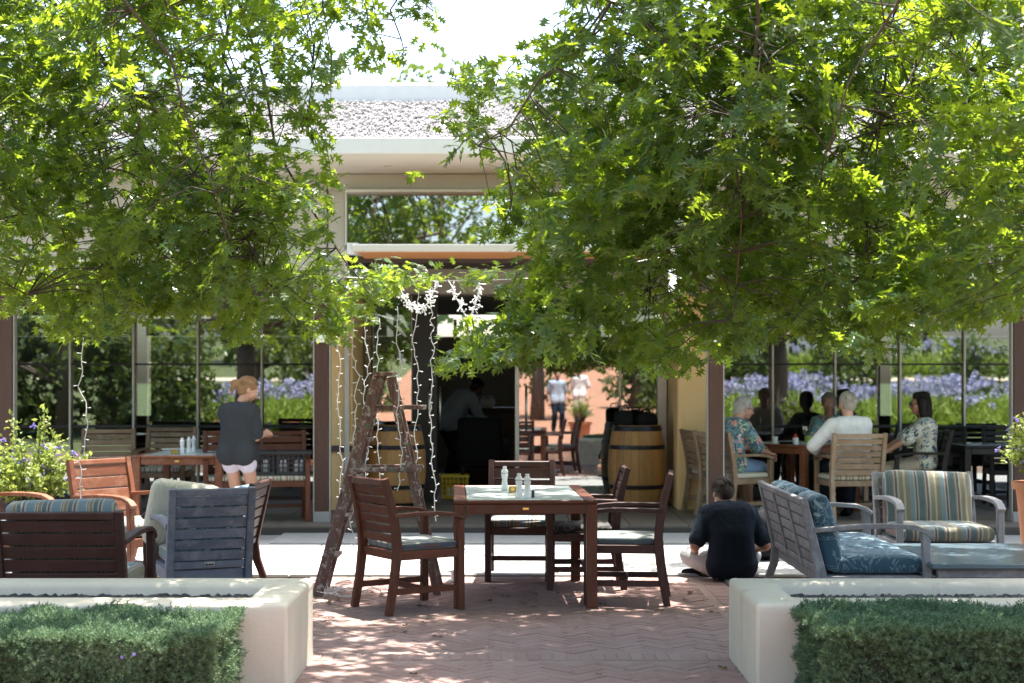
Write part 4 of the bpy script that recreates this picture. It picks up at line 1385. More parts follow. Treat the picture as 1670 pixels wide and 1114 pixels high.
def person(label, x, y, deg, z, pose, skin, hair, cloth, group=None, vox=.0075):
    g = thing('person', label, 'person', (x, y, z), facing(deg), group)
    pel, nk = Vector(pose['pelvis']), Vector(pose['neck'])
    up = (nk - pel).normalized()
    rt = Vector(pose.get('right', (1, 0, 0)))
    rt = (rt - up * rt.dot(up)).normalized()
    rtp = Vector(pose.get('hipright', (1, 0, 0)))
    k = pose.get('k', 1.0)
    fw = up.cross(rt)
    mid = pel.lerp(nk, .5) - fw * pose.get('hunch', .0)
    chest = pel.lerp(nk, .80) - fw * pose.get('hunch', .0) * .6
    sh = {s: nk - up * .055 * k + rt * (s * pose.get('shw', .165) * k) + fw * pose.get('shf', 0.0) for s in (-1, 1)}
    hip = {s: pel + rtp * (s * .085 * k) - up * .02 for s in (-1, 1)}
    hd = Vector(pose['head'])
    HM = Matrix.Translation(hd) @ Euler((R(pose.get('pitch', 0)), 0, R(pose.get('yaw', 0))), 'XYZ').to_matrix().to_4x4() if False else Matrix.Translation(hd) @ Matrix.Rotation(R(pose.get('yaw', 0)), 4, 'Z') @ Matrix.Rotation(R(pose.get('pitch', 0)), 4, 'X')
    H = lambda *p: HM @ Vector(p)
    arms, legs = {}, {}
    for s, kk in ((-1, 'L'), (1, 'R')):
        el, wr = ik(sh[s], pose['hand' + kk], .285 * k, .255 * k, pose.get('elbow' + kk, (s * .6, -.5, -1)))
        arms[s] = (sh[s], el, wr)
        kn, an = ik(hip[s], pose['foot' + kk], .43 * k, .42 * k, pose.get('knee' + kk, (0, 1, .3)))
        legs[s] = (hip[s], kn, an)
    bulk = pose.get('bulk', 1.0)

    def torso(mb, e, hem=None):
        b = bulk
        for s in (-1, 1):
            pe, wa, ce = pel + rtp * (s * .075 * k), mid + rt * (s * .055 * k), chest + rt * (s * .075 * k)
            mb.capsule(pe, wa, .108 * b * k + e, .098 * b * k + e).capsule(wa, ce, .098 * b * k + e, .106 * k + e)
            mb.capsule(ce, sh[s] - up * .01, .10 * k + e * .6, .060 * k + e)
        mb.capsule(mid + rt * -.05, mid + rt * .05, .10 * b * k + e, .10 * b * k + e)
        mb.capsule(chest - rt * .09, chest + rt * .09, .104 * k + e, .104 * k + e)
        mb.capsule(chest, nk - up * .03, .10 * k + e * .5, .065 * k + e * .5)
        mb.capsule(pel, mid, .10 * b * k + e, .10 * b * k + e).capsule(mid, chest, .10 * b * k + e, .105 * k + e)
        mb.capsule(chest, nk - up * .09 - fw * .03, .105 * k + e, .075 * k + e)
        for s in (-1, 1):
            mb.capsule(chest + rt * (s * .06 * k), nk - up * .075 + rt * (s * .09 * k) - fw * .01, .09 * k + e, .058 * k + e)
    bm_ = MB()
    torso(bm_, -.004)
    bm_.capsule(nk - up * .04, hd + (nk - hd).normalized() * .03, .058 * k, .052 * k)
    # head
    for c, r, sc in (((0, -.012, .026), .090, (.86, 1.06, .98)), ((0, .030, -.018), .072, (.90, .92, 1.05)), ((0, .040, -.068), .047, (.95, .95, .9)), ((0, .062, -.092), .022, (1.2, .9, .8))):
        q = MB().ball((0, 0, 0), r, sc, 16)
        bm_.add([Vector(p) + Vector(c) for p in q.v], q.f, HM)
    bm_.capsule(H(0, .090, .012), H(0, .108, -.026), .009, .0135)
    bm_.capsule(H(-.035, .080, .026), H(.035, .080, .026), .013, .013)
    bm_.capsule(H(-.016, .083, -.058), H(.016, .083, -.058), .010, .010)
    for s in (-1, 1):
        q = MB().ball((0, 0, 0), .028, (.35, .62, 1.0), 10)
        bm_.add([Vector(p) + Vector((s * .080, -.005, -.005)) for p in q.v], q.f, HM)
        bm_.ball(H(s * .038, .062, -.02), .026, (1, 1, 1), 10)
        a, e_, wv = arms[s]
        bm_.capsule(a, e_, .050 * k, .040 * k).capsule(e_, wv, .041 * k, .027 * k)
        d = (wv - e_).normalized()
        kk = 'L' if s < 0 else 'R'
        pn = Vector(pose.get('palm' + kk, (0, 0, -1)))
        pn = (pn - d * pn.dot(d)).normalized()
        sd_ = d.cross(pn) * (1 if s > 0 else -1)
        kn_ = wv + d * .085
        for i, o2 in enumerate((-.030, -.010, .010, .029)):
            bm_.capsule(wv + sd_ * o2 * .6, kn_ + sd_ * o2, .0155, .0125, 8)
            L = (.040, .045, .042, .033)[i]
            p0 = kn_ + sd_ * o2 * 1.1
            d1 = (d * .86 + pn * .5).normalized()
            p1 = p0 + d1 * L
            d2 = (d * .45 + pn * .9).normalized()
            p2 = p1 + d2 * L * .7
            d3 = (d * .05 + pn).normalized()
            bm_.capsule(p0, p1, .0098, .0090, 8).capsule(p1, p2, .0090, .0082, 8).capsule(p2, p2 + d3 * L * .5, .0082, .007, 8)
        t0 = wv + d * .022 - sd_ * .024
        t1 = t0 + (d * .7 - sd_ * .7).normalized() * .042
        bm_.capsule(t0, t1, .0135, .011, 8).capsule(t1, t1 + (d * .9 + pn * .35).normalized() * .034, .0105, .0085, 8)
        a, kn, an = legs[s]
        bm_.capsule(a, kn, .082 * k * min(bulk, 1.1), .053 * k).capsule(kn, kn.lerp(an, .35) - fw * 0, .052 * k, .053 * k).capsule(kn.lerp(an, .35), an, .053 * k, .036 * k)
        ft = Vector(pose.get('toe' + kk, (0, 1, -.15))).normalized()
        bm_.capsule(an - Vector((0, 0, .035)) - ft * .02, an - Vector((0, 0, .045)) + ft * .15, .036, .028)
    remesh(bm_, 'body', skin, g, vox, 3, .45)
    # face
    for s in (-1, 1):
        MB().ball(H(s * .030, .0865, .006), .0125, (1.2, .7, .75), 10).build('eye', 'eyewhite', g, True)
        MB().ball(H(s * .030, .0945, .006), .006, (1, .7, 1), 8).build('iris', 'hairdark', g, True)
        q = MB()
        q.capsule(H(s * .016, .0935, .026), H(s * .046, .083, .028), .0045, .003, 8)
        q.build('eyebrow', hair[0] if not pose.get('brow') else pose['brow'], g, True)
    MB().capsule(H(-.019, .091, -.056), H(.019, .091, -.056), .0055, .0055, 8).build('mouth', 'lip', g, True)
    # clothes
    e = cloth.get('loose', .016)
    if cloth.get('top'):
        tm = MB()
        torso(tm, e)
        hem = cloth.get('hem', .06)
        for s in (-1, 1):
            a, e_, wv = arms[s]
            if cloth.get('sleeve') == 'long':
                tm.capsule(a, e_, .056 * k + e, .048 * k + e * .8).capsule(e_, e_.lerp(wv, .96), .048 * k + e * .8, .036 * k + e * .5)
            else:
                f = cloth.get('slv', .75)
                tm.capsule(a, a.lerp(e_, f), .054 * k + e * .8, .050 * k + e * 1.25)
            if cloth.get('seat'):
                tm.capsule(pel - rtp * .08, pel + rtp * .08, .112 * bulk * k + e, .112 * bulk * k + e)
            elif hem > 0:
                for q in (-.05, .05):
                    tm.capsule(pel + rtp * (s * .075 * k) + up * .05 + fw * q * .3, pel + rtp * (s * .085 * k) - up * hem + fw * q, .108 * k + e, .100 * k + e)
                tm.capsule(pel - rtp * .08 - up * hem, pel + rtp * .08 - up * hem, .09 + e, .09 + e)
        tm.capsule(nk - up * .05 - rt * .04, nk - up * .05 + rt * .04, .06 + e * .5, .06 + e * .5)
        # small folds
        for _ in range(0 if pose.get('hunch', 0) > .05 else 14):
            f0 = random.uniform(.15, .85)
            c0 = pel.lerp(nk, f0) - fw * (.085 * k + e * .7 + pose.get('hunch', 0) * (.55 if .2 < f0 < .8 else .1) - .006) + rt * random.uniform(-.10, .10)
            c1 = c0 + rt * random.uniform(-.07, .07) - up * random.uniform(.05, .13)
            tm.capsule(c0, c1, .010, .007, 8)
        remesh(tm, cloth.get('topname', 'shirt'), cloth['top'], g, .011, 4, .6)
        if cloth.get('collar'):
            cb = MB()
            n = 14
            for i in range(n):
                g0, g1 = R(20 + 320 * i / n + 90), R(20 + 320 * (i + 1) / n + 90)
                f = lambda gg, zz, rr_: nk + up * zz + rt * (rr_ * math.cos(gg)) + fw * (rr_ * math.sin(gg))
                cb.capsule(f(g0, -.005, .066), f(g1, -.005, .066), .013, .013, 8)
                cb.capsule(f(g0, .018, .062), f(g1, .018, .062), .010, .010, 8)
            remesh(cb, 'collar', cloth['top'], g, .008, 3, .6)
    if cloth.get('bottom'):
        tm = MB()
        f = cloth.get('leg', 1.0)
        be = .014
        for s in (-1, 1):
            a, kn, an = legs[s]
            tm.capsule(pel + rtp * (s * .075 * k), a, .112 * k * min(bulk, 1.1) + be, .092 * k + be)
            tm.capsule(a, a.lerp(kn, min(1, f * 1.0)), .090 * k * min(bulk, 1.1) + be, (.090 - .03 * min(1, f)) * k + be)
            if f > 1:
                tm.capsule(kn, kn.lerp(an, f - 1), .062 * k + be, .052 * k + be)
        tm.capsule(pel - rtp * .07, pel + rtp * .07, .11 * bulk * k + be * .7, .11 * bulk * k + be * .7)
        remesh(tm, cloth.get('bottomname', 'trousers'), cloth['bottom'], g, .011, 4, .6)
    for s, kk in ((-1, 'L'), (1, 'R')):
        if cloth.get('shoe'):
            a, kn, an = legs[s]
            ft = Vector(pose.get('toe' + kk, (0, 1, -.15))).normalized()
            sm = MB().capsule(an - Vector((0, 0, .03)) - ft * .03, an - Vector((0, 0, .045)) + ft * .165, .047, .036)
            remesh(sm, 'shoe', cloth['shoe'], g, .012, 3, .7)
    # hair
    hm = MB()
    style = hair[1]
    for c, r, sc in (((0, -.024, .036), .0965, (.88, 1.02, .98)), ((0, -.045, .0), .083, (.94, .9, 1.05))):
        q = MB().ball((0, 0, 0), r, sc, 16)
        hm.add([Vector(p) + Vector(c) for p in q.v], q.f, HM)
    rs = random.Random(hash(label) % 1000 if False else len(label))
    for _ in range(60):
        th, ph = rs.uniform(0, 2 * math.pi), rs.uniform(-.25, 1.45)
        dv = Vector((math.cos(th) * math.cos(ph) * .083, math.sin(th) * math.cos(ph) * .097 - .024, math.sin(ph) * .094 + .036))
        if dv.y > .048 and dv.z < .085:
            continue
        hm.capsule(H(*dv), H(dv.x * 1.03, dv.y * 1.03 - .012, dv.z - .028), .010 * rs.uniform(.8, 1.4), .007, 8)
    if style == 'bob':
        for s in (-1, 1):
            hm.capsule(H(s * .062, -.02, .03), H(s * .080, -.025, -.115), .055, .050)
        hm.capsule(H(0, -.07, .0), H(0, -.075, -.13), .07, .062)
        hm.capsule(H(0, .03, .095), H(0, -.06, .09), .045, .06)
    if style == 'bun':
        hm.capsule(H(0, -.10, .015), H(0.0, -.150, -.005), .050, .045)
        for i in range(14):
            hm.capsule(H(rs.uniform(-.04, .04), -.14, rs.uniform(-.01, .02)), H(rs.uniform(-.06, .06), -.155 + rs.uniform(-.02, .03), -.07 - rs.uniform(0, .05)), .013, .006, 8)
    if style == 'back':
        hm.capsule(H(0, -.05, -.01), H(0, -.07, -.06), .07, .05)
    if style == 'tied':
        hm.capsule(H(0, -.09, .02), H(0, -.115, .01), .04, .035)
    remesh(hm, 'hair', hair[0], g, .0075, 2, .6)
    sm = MB()
    for _ in range(110):
        th, ph = rs.uniform(0, 2 * math.pi), rs.uniform(.0, 1.4)
        pts = []
        for j in range(4):
            pj = ph - j * rs.uniform(.16, .24)
            q = Vector((math.cos(th) * math.cos(pj) * .0875, math.sin(th) * math.cos(pj) * .1005 - .024, math.sin(pj) * .097 + .036))
            if style == 'bun':
                q = q.lerp(Vector((0, -.135, .01)), j * .24)
                q += (q - Vector((0, -.03, .03))).normalized() * .004 * j
            pts.append(H(*q) + Vector((rs.gauss(0, .003), rs.gauss(0, .003), rs.gauss(0, .003))))
        if math.sin(th) > .55 and ph < .75:
            continue
        sm.tube(pts, [.0042, .004, .0032, .0012], 4)
    sm.build('hair_strands', hair[0], g, True, 'stuff')
    if pose.get('glasses'):
        gm = MB()
        if pose['glasses'] == 'dark':
            for s in (-1, 1):
                q = MB().pillow((s * .032, .098, .006), (.054, .010, .042), .005)
                gm.add(q.v, q.f, HM)
        else:
            for s in (-1, 1):
                for i in range(10):
                    a0, a1 = 2 * math.pi * i / 10, 2 * math.pi * (i + 1) / 10
                    gm.tube([H(s * .032 + .024 * math.cos(a0), .100, .006 + .019 * math.sin(a0)), H(s * .032 + .024 * math.cos(a1), .100, .006 + .019 * math.sin(a1))], .0025, 5)
        gm.tube([H(-.012, .102, .012), H(.012, .102, .012)], .003, 5)
        for s in (-1, 1):
            gm.tube([H(s * .058, .098, .012), H(s * .082, .05, .012), H(s * .086, -.01, .006)], .0032, 5)
        gm.build('glasses', 'lens', g)
    return g


SEAT = .475 + .10
sit = dict(pelvis=(0, -.10, SEAT), neck=(0, -.12, SEAT + .47), head=(0, -.06, SEAT + .63), footL=(-.12, .34, .08), footR=(.12, .34, .08), kneeL=(-.2, 1, .6), kneeR=(.2, 1, .6))
# the woman standing by the table, back to the camera
person('woman in a charcoal T-shirt and pale shorts standing by the mill table', -2.70, 15.10, 78, 0,
       dict(shw=.142, pelvis=(0, 0, .86), neck=(.0, .03, 1.335), head=(.075, .085, 1.475), yaw=-62, pitch=-28, handL=(.05, .27, 1.05), handR=(.20, .235, 1.05), elbowL=(-.35, -.3, -1), elbowR=(.22, -.35, -1), footL=(-.085, 0, .085), footR=(.09, .05, .085), k=.97, hunch=.02, palmR=(-.5, .2, -.7), palmL=(.5, .2, -.7)),
       'skin', ('hairblond', 'bun'), dict(top='charcoal', topname='tshirt', loose=.022, hem=.012, slv=.85, bottom='lilac', bottomname='shorts', leg=.26, shoe='whitecloth'))
# the man sitting on the paving
person('man in dark T-shirt sitting cross-legged on the paving, back to camera', 1.73, 12.10, 96, 0,
       dict(pelvis=(0, -.02, .125), neck=(.0, .10, .585), head=(-.02, .175, .665), pitch=-38, yaw=8, hunch=.055, handL=(-.235, .27, .21), handR=(.235, .27, .21), elbowL=(-.35, -.6, -.5), elbowR=(.35, -.6, -.5), footL=(.14, .36, .06), footR=(-.14, .30, .06), kneeL=(-1, .25, .25), kneeR=(1, .25, .25), toeL=(.8, .4, 0), toeR=(-.8, .4, 0), shf=.02, k=1.03),
       'skintan', ('hairbrown', 'short'), dict(top='navycloth', topname='tshirt', loose=.016, seat=True, slv=.8, bottom='greycloth', bottomname='shorts', leg=.9, shoe='blackcloth'))
GP = 'diners round the table on the terrace'
# bright floral shirt
person('grey-haired man in a bright floral shirt leaning to the table', 2.40, 16.57, 34, TZ,
       dict(sit, neck=(-.02, .02, SEAT + .45), head=(.0, .15, SEAT + .585), yaw=-22, pitch=-14, hunch=.05, bulk=1.18, handL=(-.1, .42, SEAT + .16), handR=(.16, .36, SEAT + .10), glasses='clear', elbowR=(.8, -.3, -1), k=1.03),
       'skin', ('hairgrey', 'back'), dict(top='aloha', loose=.026, seat=True, slv=.9, collar=True, bottom='denim', bottomname='shorts', leg=.8, shoe='whitecloth'), GP)
# white shirt, back to the camera
person('man in a white long-sleeved shirt with his back to the camera', 3.56, 16.24, 97, TZ,
       dict(sit, neck=(-.02, -.06, SEAT + .48), head=(-.01, .0, SEAT + .645), yaw=14, pitch=-4, bulk=1.1, handL=(-.27, .20, SEAT + .13), handR=(.16, .36, SEAT + .18), elbowL=(-1, -.5, -.5), k=1.04),
       'skin', ('hairsilver', 'short'), dict(top='whitecloth', loose=.026, seat=True, sleeve='long', collar=True, bottom='navycloth', leg=1.9, shoe='blackcloth'), GP)
# woman facing the camera
person('woman in a teal and cream blouse facing the camera across the table', 3.76, 18.20, 262, TZ,
       dict(sit, shw=.145, neck=(0, -.06, SEAT + .45), head=(0, .0, SEAT + .615), yaw=-6, pitch=-4, handL=(-.17, .34, SEAT + .19), handR=(.17, .36, SEAT + .19), k=.95, brow='hairsalt'),
       'skintan', ('hairsalt', 'tied'), dict(top='teal_print', topname='blouse', loose=.022, seat=True, slv=.95, bottom='blackcloth', leg=1.9, shoe='blackcloth'), GP)
# woman in sunglasses
person('dark-haired woman in sunglasses and a blue flowered white blouse', 4.46, 16.93, 170, TZ,
       dict(sit, shw=.145, neck=(.0, -.10, SEAT + .46), head=(0, -.04, SEAT + .625), yaw=8, pitch=-2, handL=(-.19, .36, SEAT + .09), handR=(.17, .34, SEAT + .12), glasses='dark', k=.97),
       'skintan', ('hairdark', 'bob'), dict(top='bluedot', topname='blouse', loose=.026, seat=True, slv=.95, bottom='beigecloth', leg=1.9, shoe='beigecloth'), GP)
# inside: a waiter bending, someone reaching over a table
person('waiter in a pale blue shirt bending over a table inside the doorway', -.80, 20.6, 25, TZ,
       dict(pelvis=(0, -.08, .92), neck=(0, .24, 1.27), head=(0, .36, 1.36), pitch=-35, handL=(-.2, .50, .86), handR=(.2, .52, .86), footL=(-.1, -.04, .085), footR=(.1, .06, .085), k=1.02, hunch=.04),
       'skindark', ('hairdark', 'short'), dict(top='blueshirt', sleeve='long', loose=.024, hem=.02, bottom='blackcloth', leg=1.95, shoe='blackcloth'), None, .012)
person('person in black reaching over a table behind the terrace glass', -2.50, 19.75, 172, TZ,
       dict(pelvis=(0, -.05, .88), neck=(0, .26, 1.20), head=(0, .36, 1.30), pitch=-30, handL=(-.1, .66, .96), handR=(.16, .62, .96), footL=(-.1, 0, .085), footR=(.1, .06, .085), hunch=.04),
       'skin', ('hairdark', 'short'), dict(top='blackcloth', loose=.02, hem=.02, slv=.9, bottom='blackcloth', leg=1.95, shoe='blackcloth'), None, .012)
# two visitors on the plaza, seen mirrored in the door glass
stand = dict(pelvis=(0, 0, .92), neck=(0, .0, 1.42), head=(0, .03, 1.585), handL=(-.24, .06, .86), handR=(.24, .08, .86), elbowL=(-.4, -1, 0), elbowR=(.4, -1, 0), footL=(-.1, -.05, .085), footR=(.1, .1, .085), k=1.04)
person('visitor in a blue shirt on the plaza mirrored in the door glass', 1.25, -5.4, 80, zt(-5.4), stand, 'skintan', ('hairbrown', 'short'), dict(top='blueshirt', loose=.02, hem=.05, bottom='navycloth', leg=1.95, shoe='blackcloth'), None, .012)
person('visitor in white on the plaza mirrored in the door glass', 1.95, -7.2, 110, zt(-7.2), stand, 'skin', ('hairdark', 'back'), dict(top='whitecloth', loose=.02, hem=.05, bottom='beigecloth', leg=1.95, shoe='whitecloth'), None, .012)


# ------------------------------------------------------------------ inside the restaurant
arm_ = thing('tub_chair', 'black upholstered chair just inside the open doorway', 'chair', (-.37, 19.4, TZ), R(-8))
MB().pillow((0, 0, .44), (.56, .56, .14), .05, .02).build('seat', 'blackcloth', arm_, True)
MB().pillow((0, -.26, .72), (.56, .12, .56), .05, .02).build('backrest', 'blackcloth', arm_, True)
for s in (-1, 1):
    MB().pillow((s * .27, .0, .60), (.08, .5, .24), .035).build('armrest', 'blackcloth', arm_, True)
    for q in (-1, 1):
        MB().sweep([(s * .22, q * .22, 0), (s * .22, q * .22, .38)], .04, .04).build('leg', 'blackZ', arm_)
ct = thing('sideboard', 'brown wooden sideboard inside behind the black chair', 'sideboard', (.05, 22.2, TZ))
MB().box((0, 0, .52), (1.7, .5, 1.0), .01).build('carcass', 'brownwood', ct)
MB().box((0, -.01, 1.045), (1.78, .56, .045), .008).build('top', 'brownwood', ct)
for i in range(3):
    d_ = MB().box((-.56 + .56 * i, -.262, .55), (.52, .02, .84), .005).build('door', 'brownwood', ct)
    MB().box((-.56 + .56 * i + .2, -.28, .62), (.02, .02, .12)).build('handle', 'steel', d_)
for i, xx in enumerate((-.35, .30, .62)):
    o = thing('folded_napkin', ('white napkin stack on the sideboard next to the waiter', 'white napkin stack in the middle of the sideboard', 'white napkin stack at the far end of the sideboard')[i], 'napkin', (xx, 22.1, TZ + 1.069))
    MB().pillow((0, 0, .08), (.2, .18, .16), .06, .01).build('napkin_cloth', 'whitecloth', o, True)
yc = crate(-.72, 19.05, TZ, R(6), 'plasticyellow', 'yellow crate on the floor inside the doorway', .34, .3, .30)
for i, (xx, yy) in enumerate(((.65, 20.4), (-5.2, 20.6), (-7.0, 21.4), (2.9, 21.2), (6.4, 20.8))):
    q = dining_table('black', 'slatetop', .8, .8, .74, ('dark indoor table beside the black upholstered chair', 'dark indoor table behind the glass near the light strand', 'dark indoor table deepest in the glass wing', 'dark indoor table behind the four diners', 'dark indoor table behind the potted shrub')[i], 1)
    q.location = (xx, yy, TZ)
    cc = place(copy_tree(dk, label=('dark indoor chair right of the black upholstered chair', 'dark indoor chair behind the hanging light strand', 'dark indoor chair deepest in the glass wing', 'dark indoor chair behind the four diners', 'dark indoor chair behind the potted shrub')[i]), xx + .45, yy - .1, 190, TZ)
    cc['group'] = 'dark chairs inside the restaurant'
    if i == 0:
        o = thing('folded_napkin', 'crumpled white napkin on the dark indoor table', 'napkin', (xx - .1, yy - .2, TZ + .742))
        MB().pillow((0, 0, .05), (.2, .16, .10), .045, .02).build('napkin_cloth', 'whitecloth', o, True)
for i, xx in enumerate((-5.45, -5.85)):
    o = thing('clay_jar', ('tall pale clay jar indoors, right one of the pair', 'tall pale clay jar indoors, left one of the pair')[i], 'jar', (xx, 19.9, .75))
    MB().lathe([(0, 0), (.11, 0), (.19, .22), (.19, .36), (.11, .50), (.12, .54), (.09, .54), (.0, .5)], seg=20).build('jar_body', 'terracotta', o, True)
o = thing('low_cabinet', 'low dark cabinet under the pair of clay jars', 'cabinet', (-5.6, 19.95, TZ))
MB().box((0, 0, .32), (2.4, .5, .64), .008).build('carcass', 'brownwood', o)
for s in (-1, 1):
    MB().box((s * .6, -.256, .32), (1.14, .016, .56), .004).build('door', 'brownwood', o)


# ------------------------------------------------------------------ light strings
def bulbs_on(pts, step, r=.0040, length=.027, seed=1, dense=1):
    rs = random.Random(seed)
    mb = MB()
    side, nxt, run = 1, step * .5, 0.0
    for a, b in zip(pts, pts[1:]):
        L = (b - a).length
        while nxt < run + L:
            p = a.lerp(b, (nxt - run) / L)
            for _ in range(dense):
                side = -side
                g = rs.uniform(-.8, .8)
                d = Vector((side * math.cos(g), math.sin(g), rs.uniform(-.35, .75))).normalized()
                if length > .045:
                    d = Vector((rs.gauss(0, 1), rs.gauss(0, 1), rs.gauss(-.1, .9))).normalized()
                ln = length * rs.uniform(.5, 1.3)
                mb.tube([p, p + d * ln * .5, p + d * ln], [r * .35, r * .5, r * .8], 5)
                mb.ball(p + d * (ln + r * .4), r * 1.15, (1, 1, 1), 6)
            nxt += step
        run += L
    return mb


GS = 'white light strings hanging over the ladder'


def strand(px, py0, py1, d, label, seed, sway=.012):
    rs = random.Random(seed)
    p0, p1 = P(px, py0, d), P(px + rs.uniform(-4, 6), py1, d)
    t = thing('light_string', label, 'string lights', tuple(p0), 0, GS)
    n = max(12, int((p0 - p1).length / .055))
    pts = []
    ox = oy = 0
    for i in range(n + 1):
        ox = ox * .6 + rs.gauss(0, sway)
        oy = oy * .6 + rs.gauss(0, sway)
        pts.append((p1 - p0) * (i / n) + Vector((ox, oy, 0)))
    MB().tube(pts, .0034, 6).build('cord', 'wire', t, True)
    bulbs_on(pts, .062, seed=seed).build('bulb', 'wire', t, kind='stuff')
    return t


SP = ((553, 545, 862, 12.6, 'white light strand nearest the ochre pier, reaching almost to the ground'),
      (578, 520, 896, 11.9, 'white light strand second from the ochre pier, longest of all'),
      (594, 500, 780, 12.5, 'white light strand just left of the ladder top'),
      (614, 520, 790, 12.6, 'white light strand falling in front of the ladder top'),
      (647, 500, 800, 11.2, 'white light strand falling between the two ladder legs'),
      (679, 470, 835, 12.6, 'white light strand just left of the door handles'),
      (702, 480, 850, 12.7, 'white light strand falling past the door handles'))
for i, q in enumerate(SP):
    strand(*q[:4], q[4], 20 + i)
strand(135, 545, 826, 11.4, 'lone white light strand hanging in front of the weathered chair', 40)


def swag(ps, d, label, dense, seed, r=.006):
    p = [P(x, y, d) for x, y in ps]
    o = p[0].copy()
    pts = []
    for a, b in zip(p, p[1:]):
        m = 9
        for i in range(m):
            pts.append(a.lerp(b, i / m) - o + Vector((0, 0, -.02 * math.sin(math.pi * i / m))))
    pts.append(p[-1] - o)
    t = thing('light_garland', label, 'string lights', tuple(o), 0, 'bunched light garlands under the leaves')
    MB().tube(pts, .005, 6).build('cord', 'wire', t, True)
    bulbs_on(pts, .016, r, .050, seed, dense).build('bulb', 'wire', t, kind='stuff')


swag(((651, 462), (660, 488), (676, 503), (694, 498), (705, 478), (714, 455)), 12.9, 'thick looped white light garland above the ladder', 3, 3)
swag(((737, 466), (748, 492), (762, 516), (772, 505), (779, 480), (781, 462)), 12.9, 'thick looped white light garland above the doors', 2, 4)
swag(((60, 478), (100, 470), (140, 474), (188, 466)), 11.2, 'white light garland lying along the branch at the photo edge', 2, 5, .005)
swag(((400, 520), (410, 545), (425, 552)), 11.0, 'white light bunch among the yellow-green leaves above the woman', 3, 6)
swag(((1280, 515), (1295, 535), (1306, 522)), 10.6, 'white light bunch among the leaves over the diners', 4, 7)
swag(((1490, 505), (1505, 520), (1520, 512)), 10.6, 'white light bunch among the leaves over the striped armchair', 3, 8)
swag(((1582, 510), (1592, 530), (1600, 520)), 10.6, 'white light bunch among the leaves above the potted shrub', 3, 9)
o = thing('support_wire', 'thin pale wire stretched under the leaves carrying the light strings', 'wire', tuple(P(560, 452, 12.0)))
pts = [P(560 + 34 * i, 452 + 6 * math.sin(math.pi * i / 10), 12.0) - P(560, 452, 12.0) for i in range(11)]
MB().tube([(-2.2, 0, .6)] + pts + [(4.4, 0, .5)], .004, 5).build('wire', 'wire', o, True)
# loose string on the brick floor
rs = random.Random(5)
base = Vector((-1.12, 11.32, .012))
pts = [Vector((0, 0, .0))]
ang = 0
for i in range(90):
    ang += rs.gauss(0, .55)
    q = pts[-1] + Vector((math.cos(ang), math.sin(ang) * .8, 0)) * .045
    if abs(q.x) > .36:
        ang += math.pi * .6
    if abs(q.y) > .22:
        ang = -ang
    q.x, q.y = max(-.4, min(.4, q.x)), max(-.25, min(.25, q.y))
    q.z = abs(rs.gauss(0, .018))
    pts.append(q)
t = thing('light_string', 'tangled white light string lying on the bricks at the ladder foot', 'string lights', tuple(base))
MB().tube(pts, .003, 5).build('cord', 'wire', t, True)
bulbs_on(pts, .10, .004, .03, 9).build('bulb', 'wire', t, kind='stuff')
g = thing('wire_reel', 'small white reel on the floor behind the table leg', 'reel', (-.455, 12.05, .0))
MB().lathe([(0, 0), (.05, 0), (.052, .012), (.028, .016), (.028, .07), (.052, .074), (.05, .086), (0, .086)], seg=18).build('reel_body', 'white', g, 'auto')


# ------------------------------------------------------------------ potted shrubs
def shrub(x, y, r, h, z0, label, n, pot=True, fl=40, lean=0):
    t = thing('potted_shrub', label, 'potted plant', (x, y, 0))
    if pot:
        MB().lathe([(0, .0), (.17, .0), (.20, .10), (.25, z0 - .06), (.285, z0 - .06), (.29, z0), (.255, z0), (.245, z0 - .05), (0, z0 - .06)], seg=28).build('pot', 'terracotta', t, 'auto')
    st = MB()
    tips = []
    for i in range(46):
        g, q = random.uniform(0, 6.283), random.uniform(.1, 1) ** .6
        tip = Vector((math.cos(g) * r * q + lean * .3, math.sin(g) * r * q, z0 + h * random.uniform(.25, 1.0) * (1.12 - .55 * q)))
        b0 = Vector((math.cos(g) * .05, math.sin(g) * .05, z0 - .06))
        mid = b0.lerp(tip, .55) + Vector((0, 0, .12))
        st.tube([b0, mid, tip], [.007, .005, .002], 4)
        tips += [(b0.lerp(mid, .7), mid), (mid, tip)]
    st.build('stem', 'twig', t, True)
    k = rng.integers(0, len(tips), n)
    u = rng.uniform(0, 1.06, n)
    A = np.array([tuple(a) for a, b in tips])[k]
    B = np.array([tuple(b) for a, b in tips])[k]
    pos = A + (B - A) * u[:, None] + rng.normal(0, .028, (n, 3))
    dirs = rng.normal(size=(n, 3)) + np.array([0, 0, .5]) + (pos - np.array([0, 0, z0])) * .9
    mt = frames(dirs, rng.normal(size=(n, 3)) + np.array([0, 0, 1.3])) * (rng.uniform(.6, 1.25, n) * .052)[:, None, None]
    bv = [(0, 0, 0), (-.30, .42, .10), (0, .45, 0), (.30, .42, .10), (0, 1, -.08)]
    V, F = scatter(bv, [(0, 2, 1), (0, 3, 2), (1, 2, 4), (2, 3, 4)], mt, pos)
    big_mesh('foliage', V, F, 'potleaf', t, 'stuff')
    fb = MB()
    for i in range(fl):
        a, b = random.choice(tips)
        c = Vector(a).lerp(Vector(b), random.uniform(.6, 1.05)) + Vector((random.gauss(0, .04), random.gauss(0, .04), random.gauss(.01, .03)))
        for j in range(9):
            e_ = c + Vector((random.gauss(0, .016), random.gauss(0, .016), random.gauss(0, .013)))
            fb.ball(e_, .010, (1, 1, .7), 6)
    fb.build('flower', 'purple', t, kind='stuff')
    return t


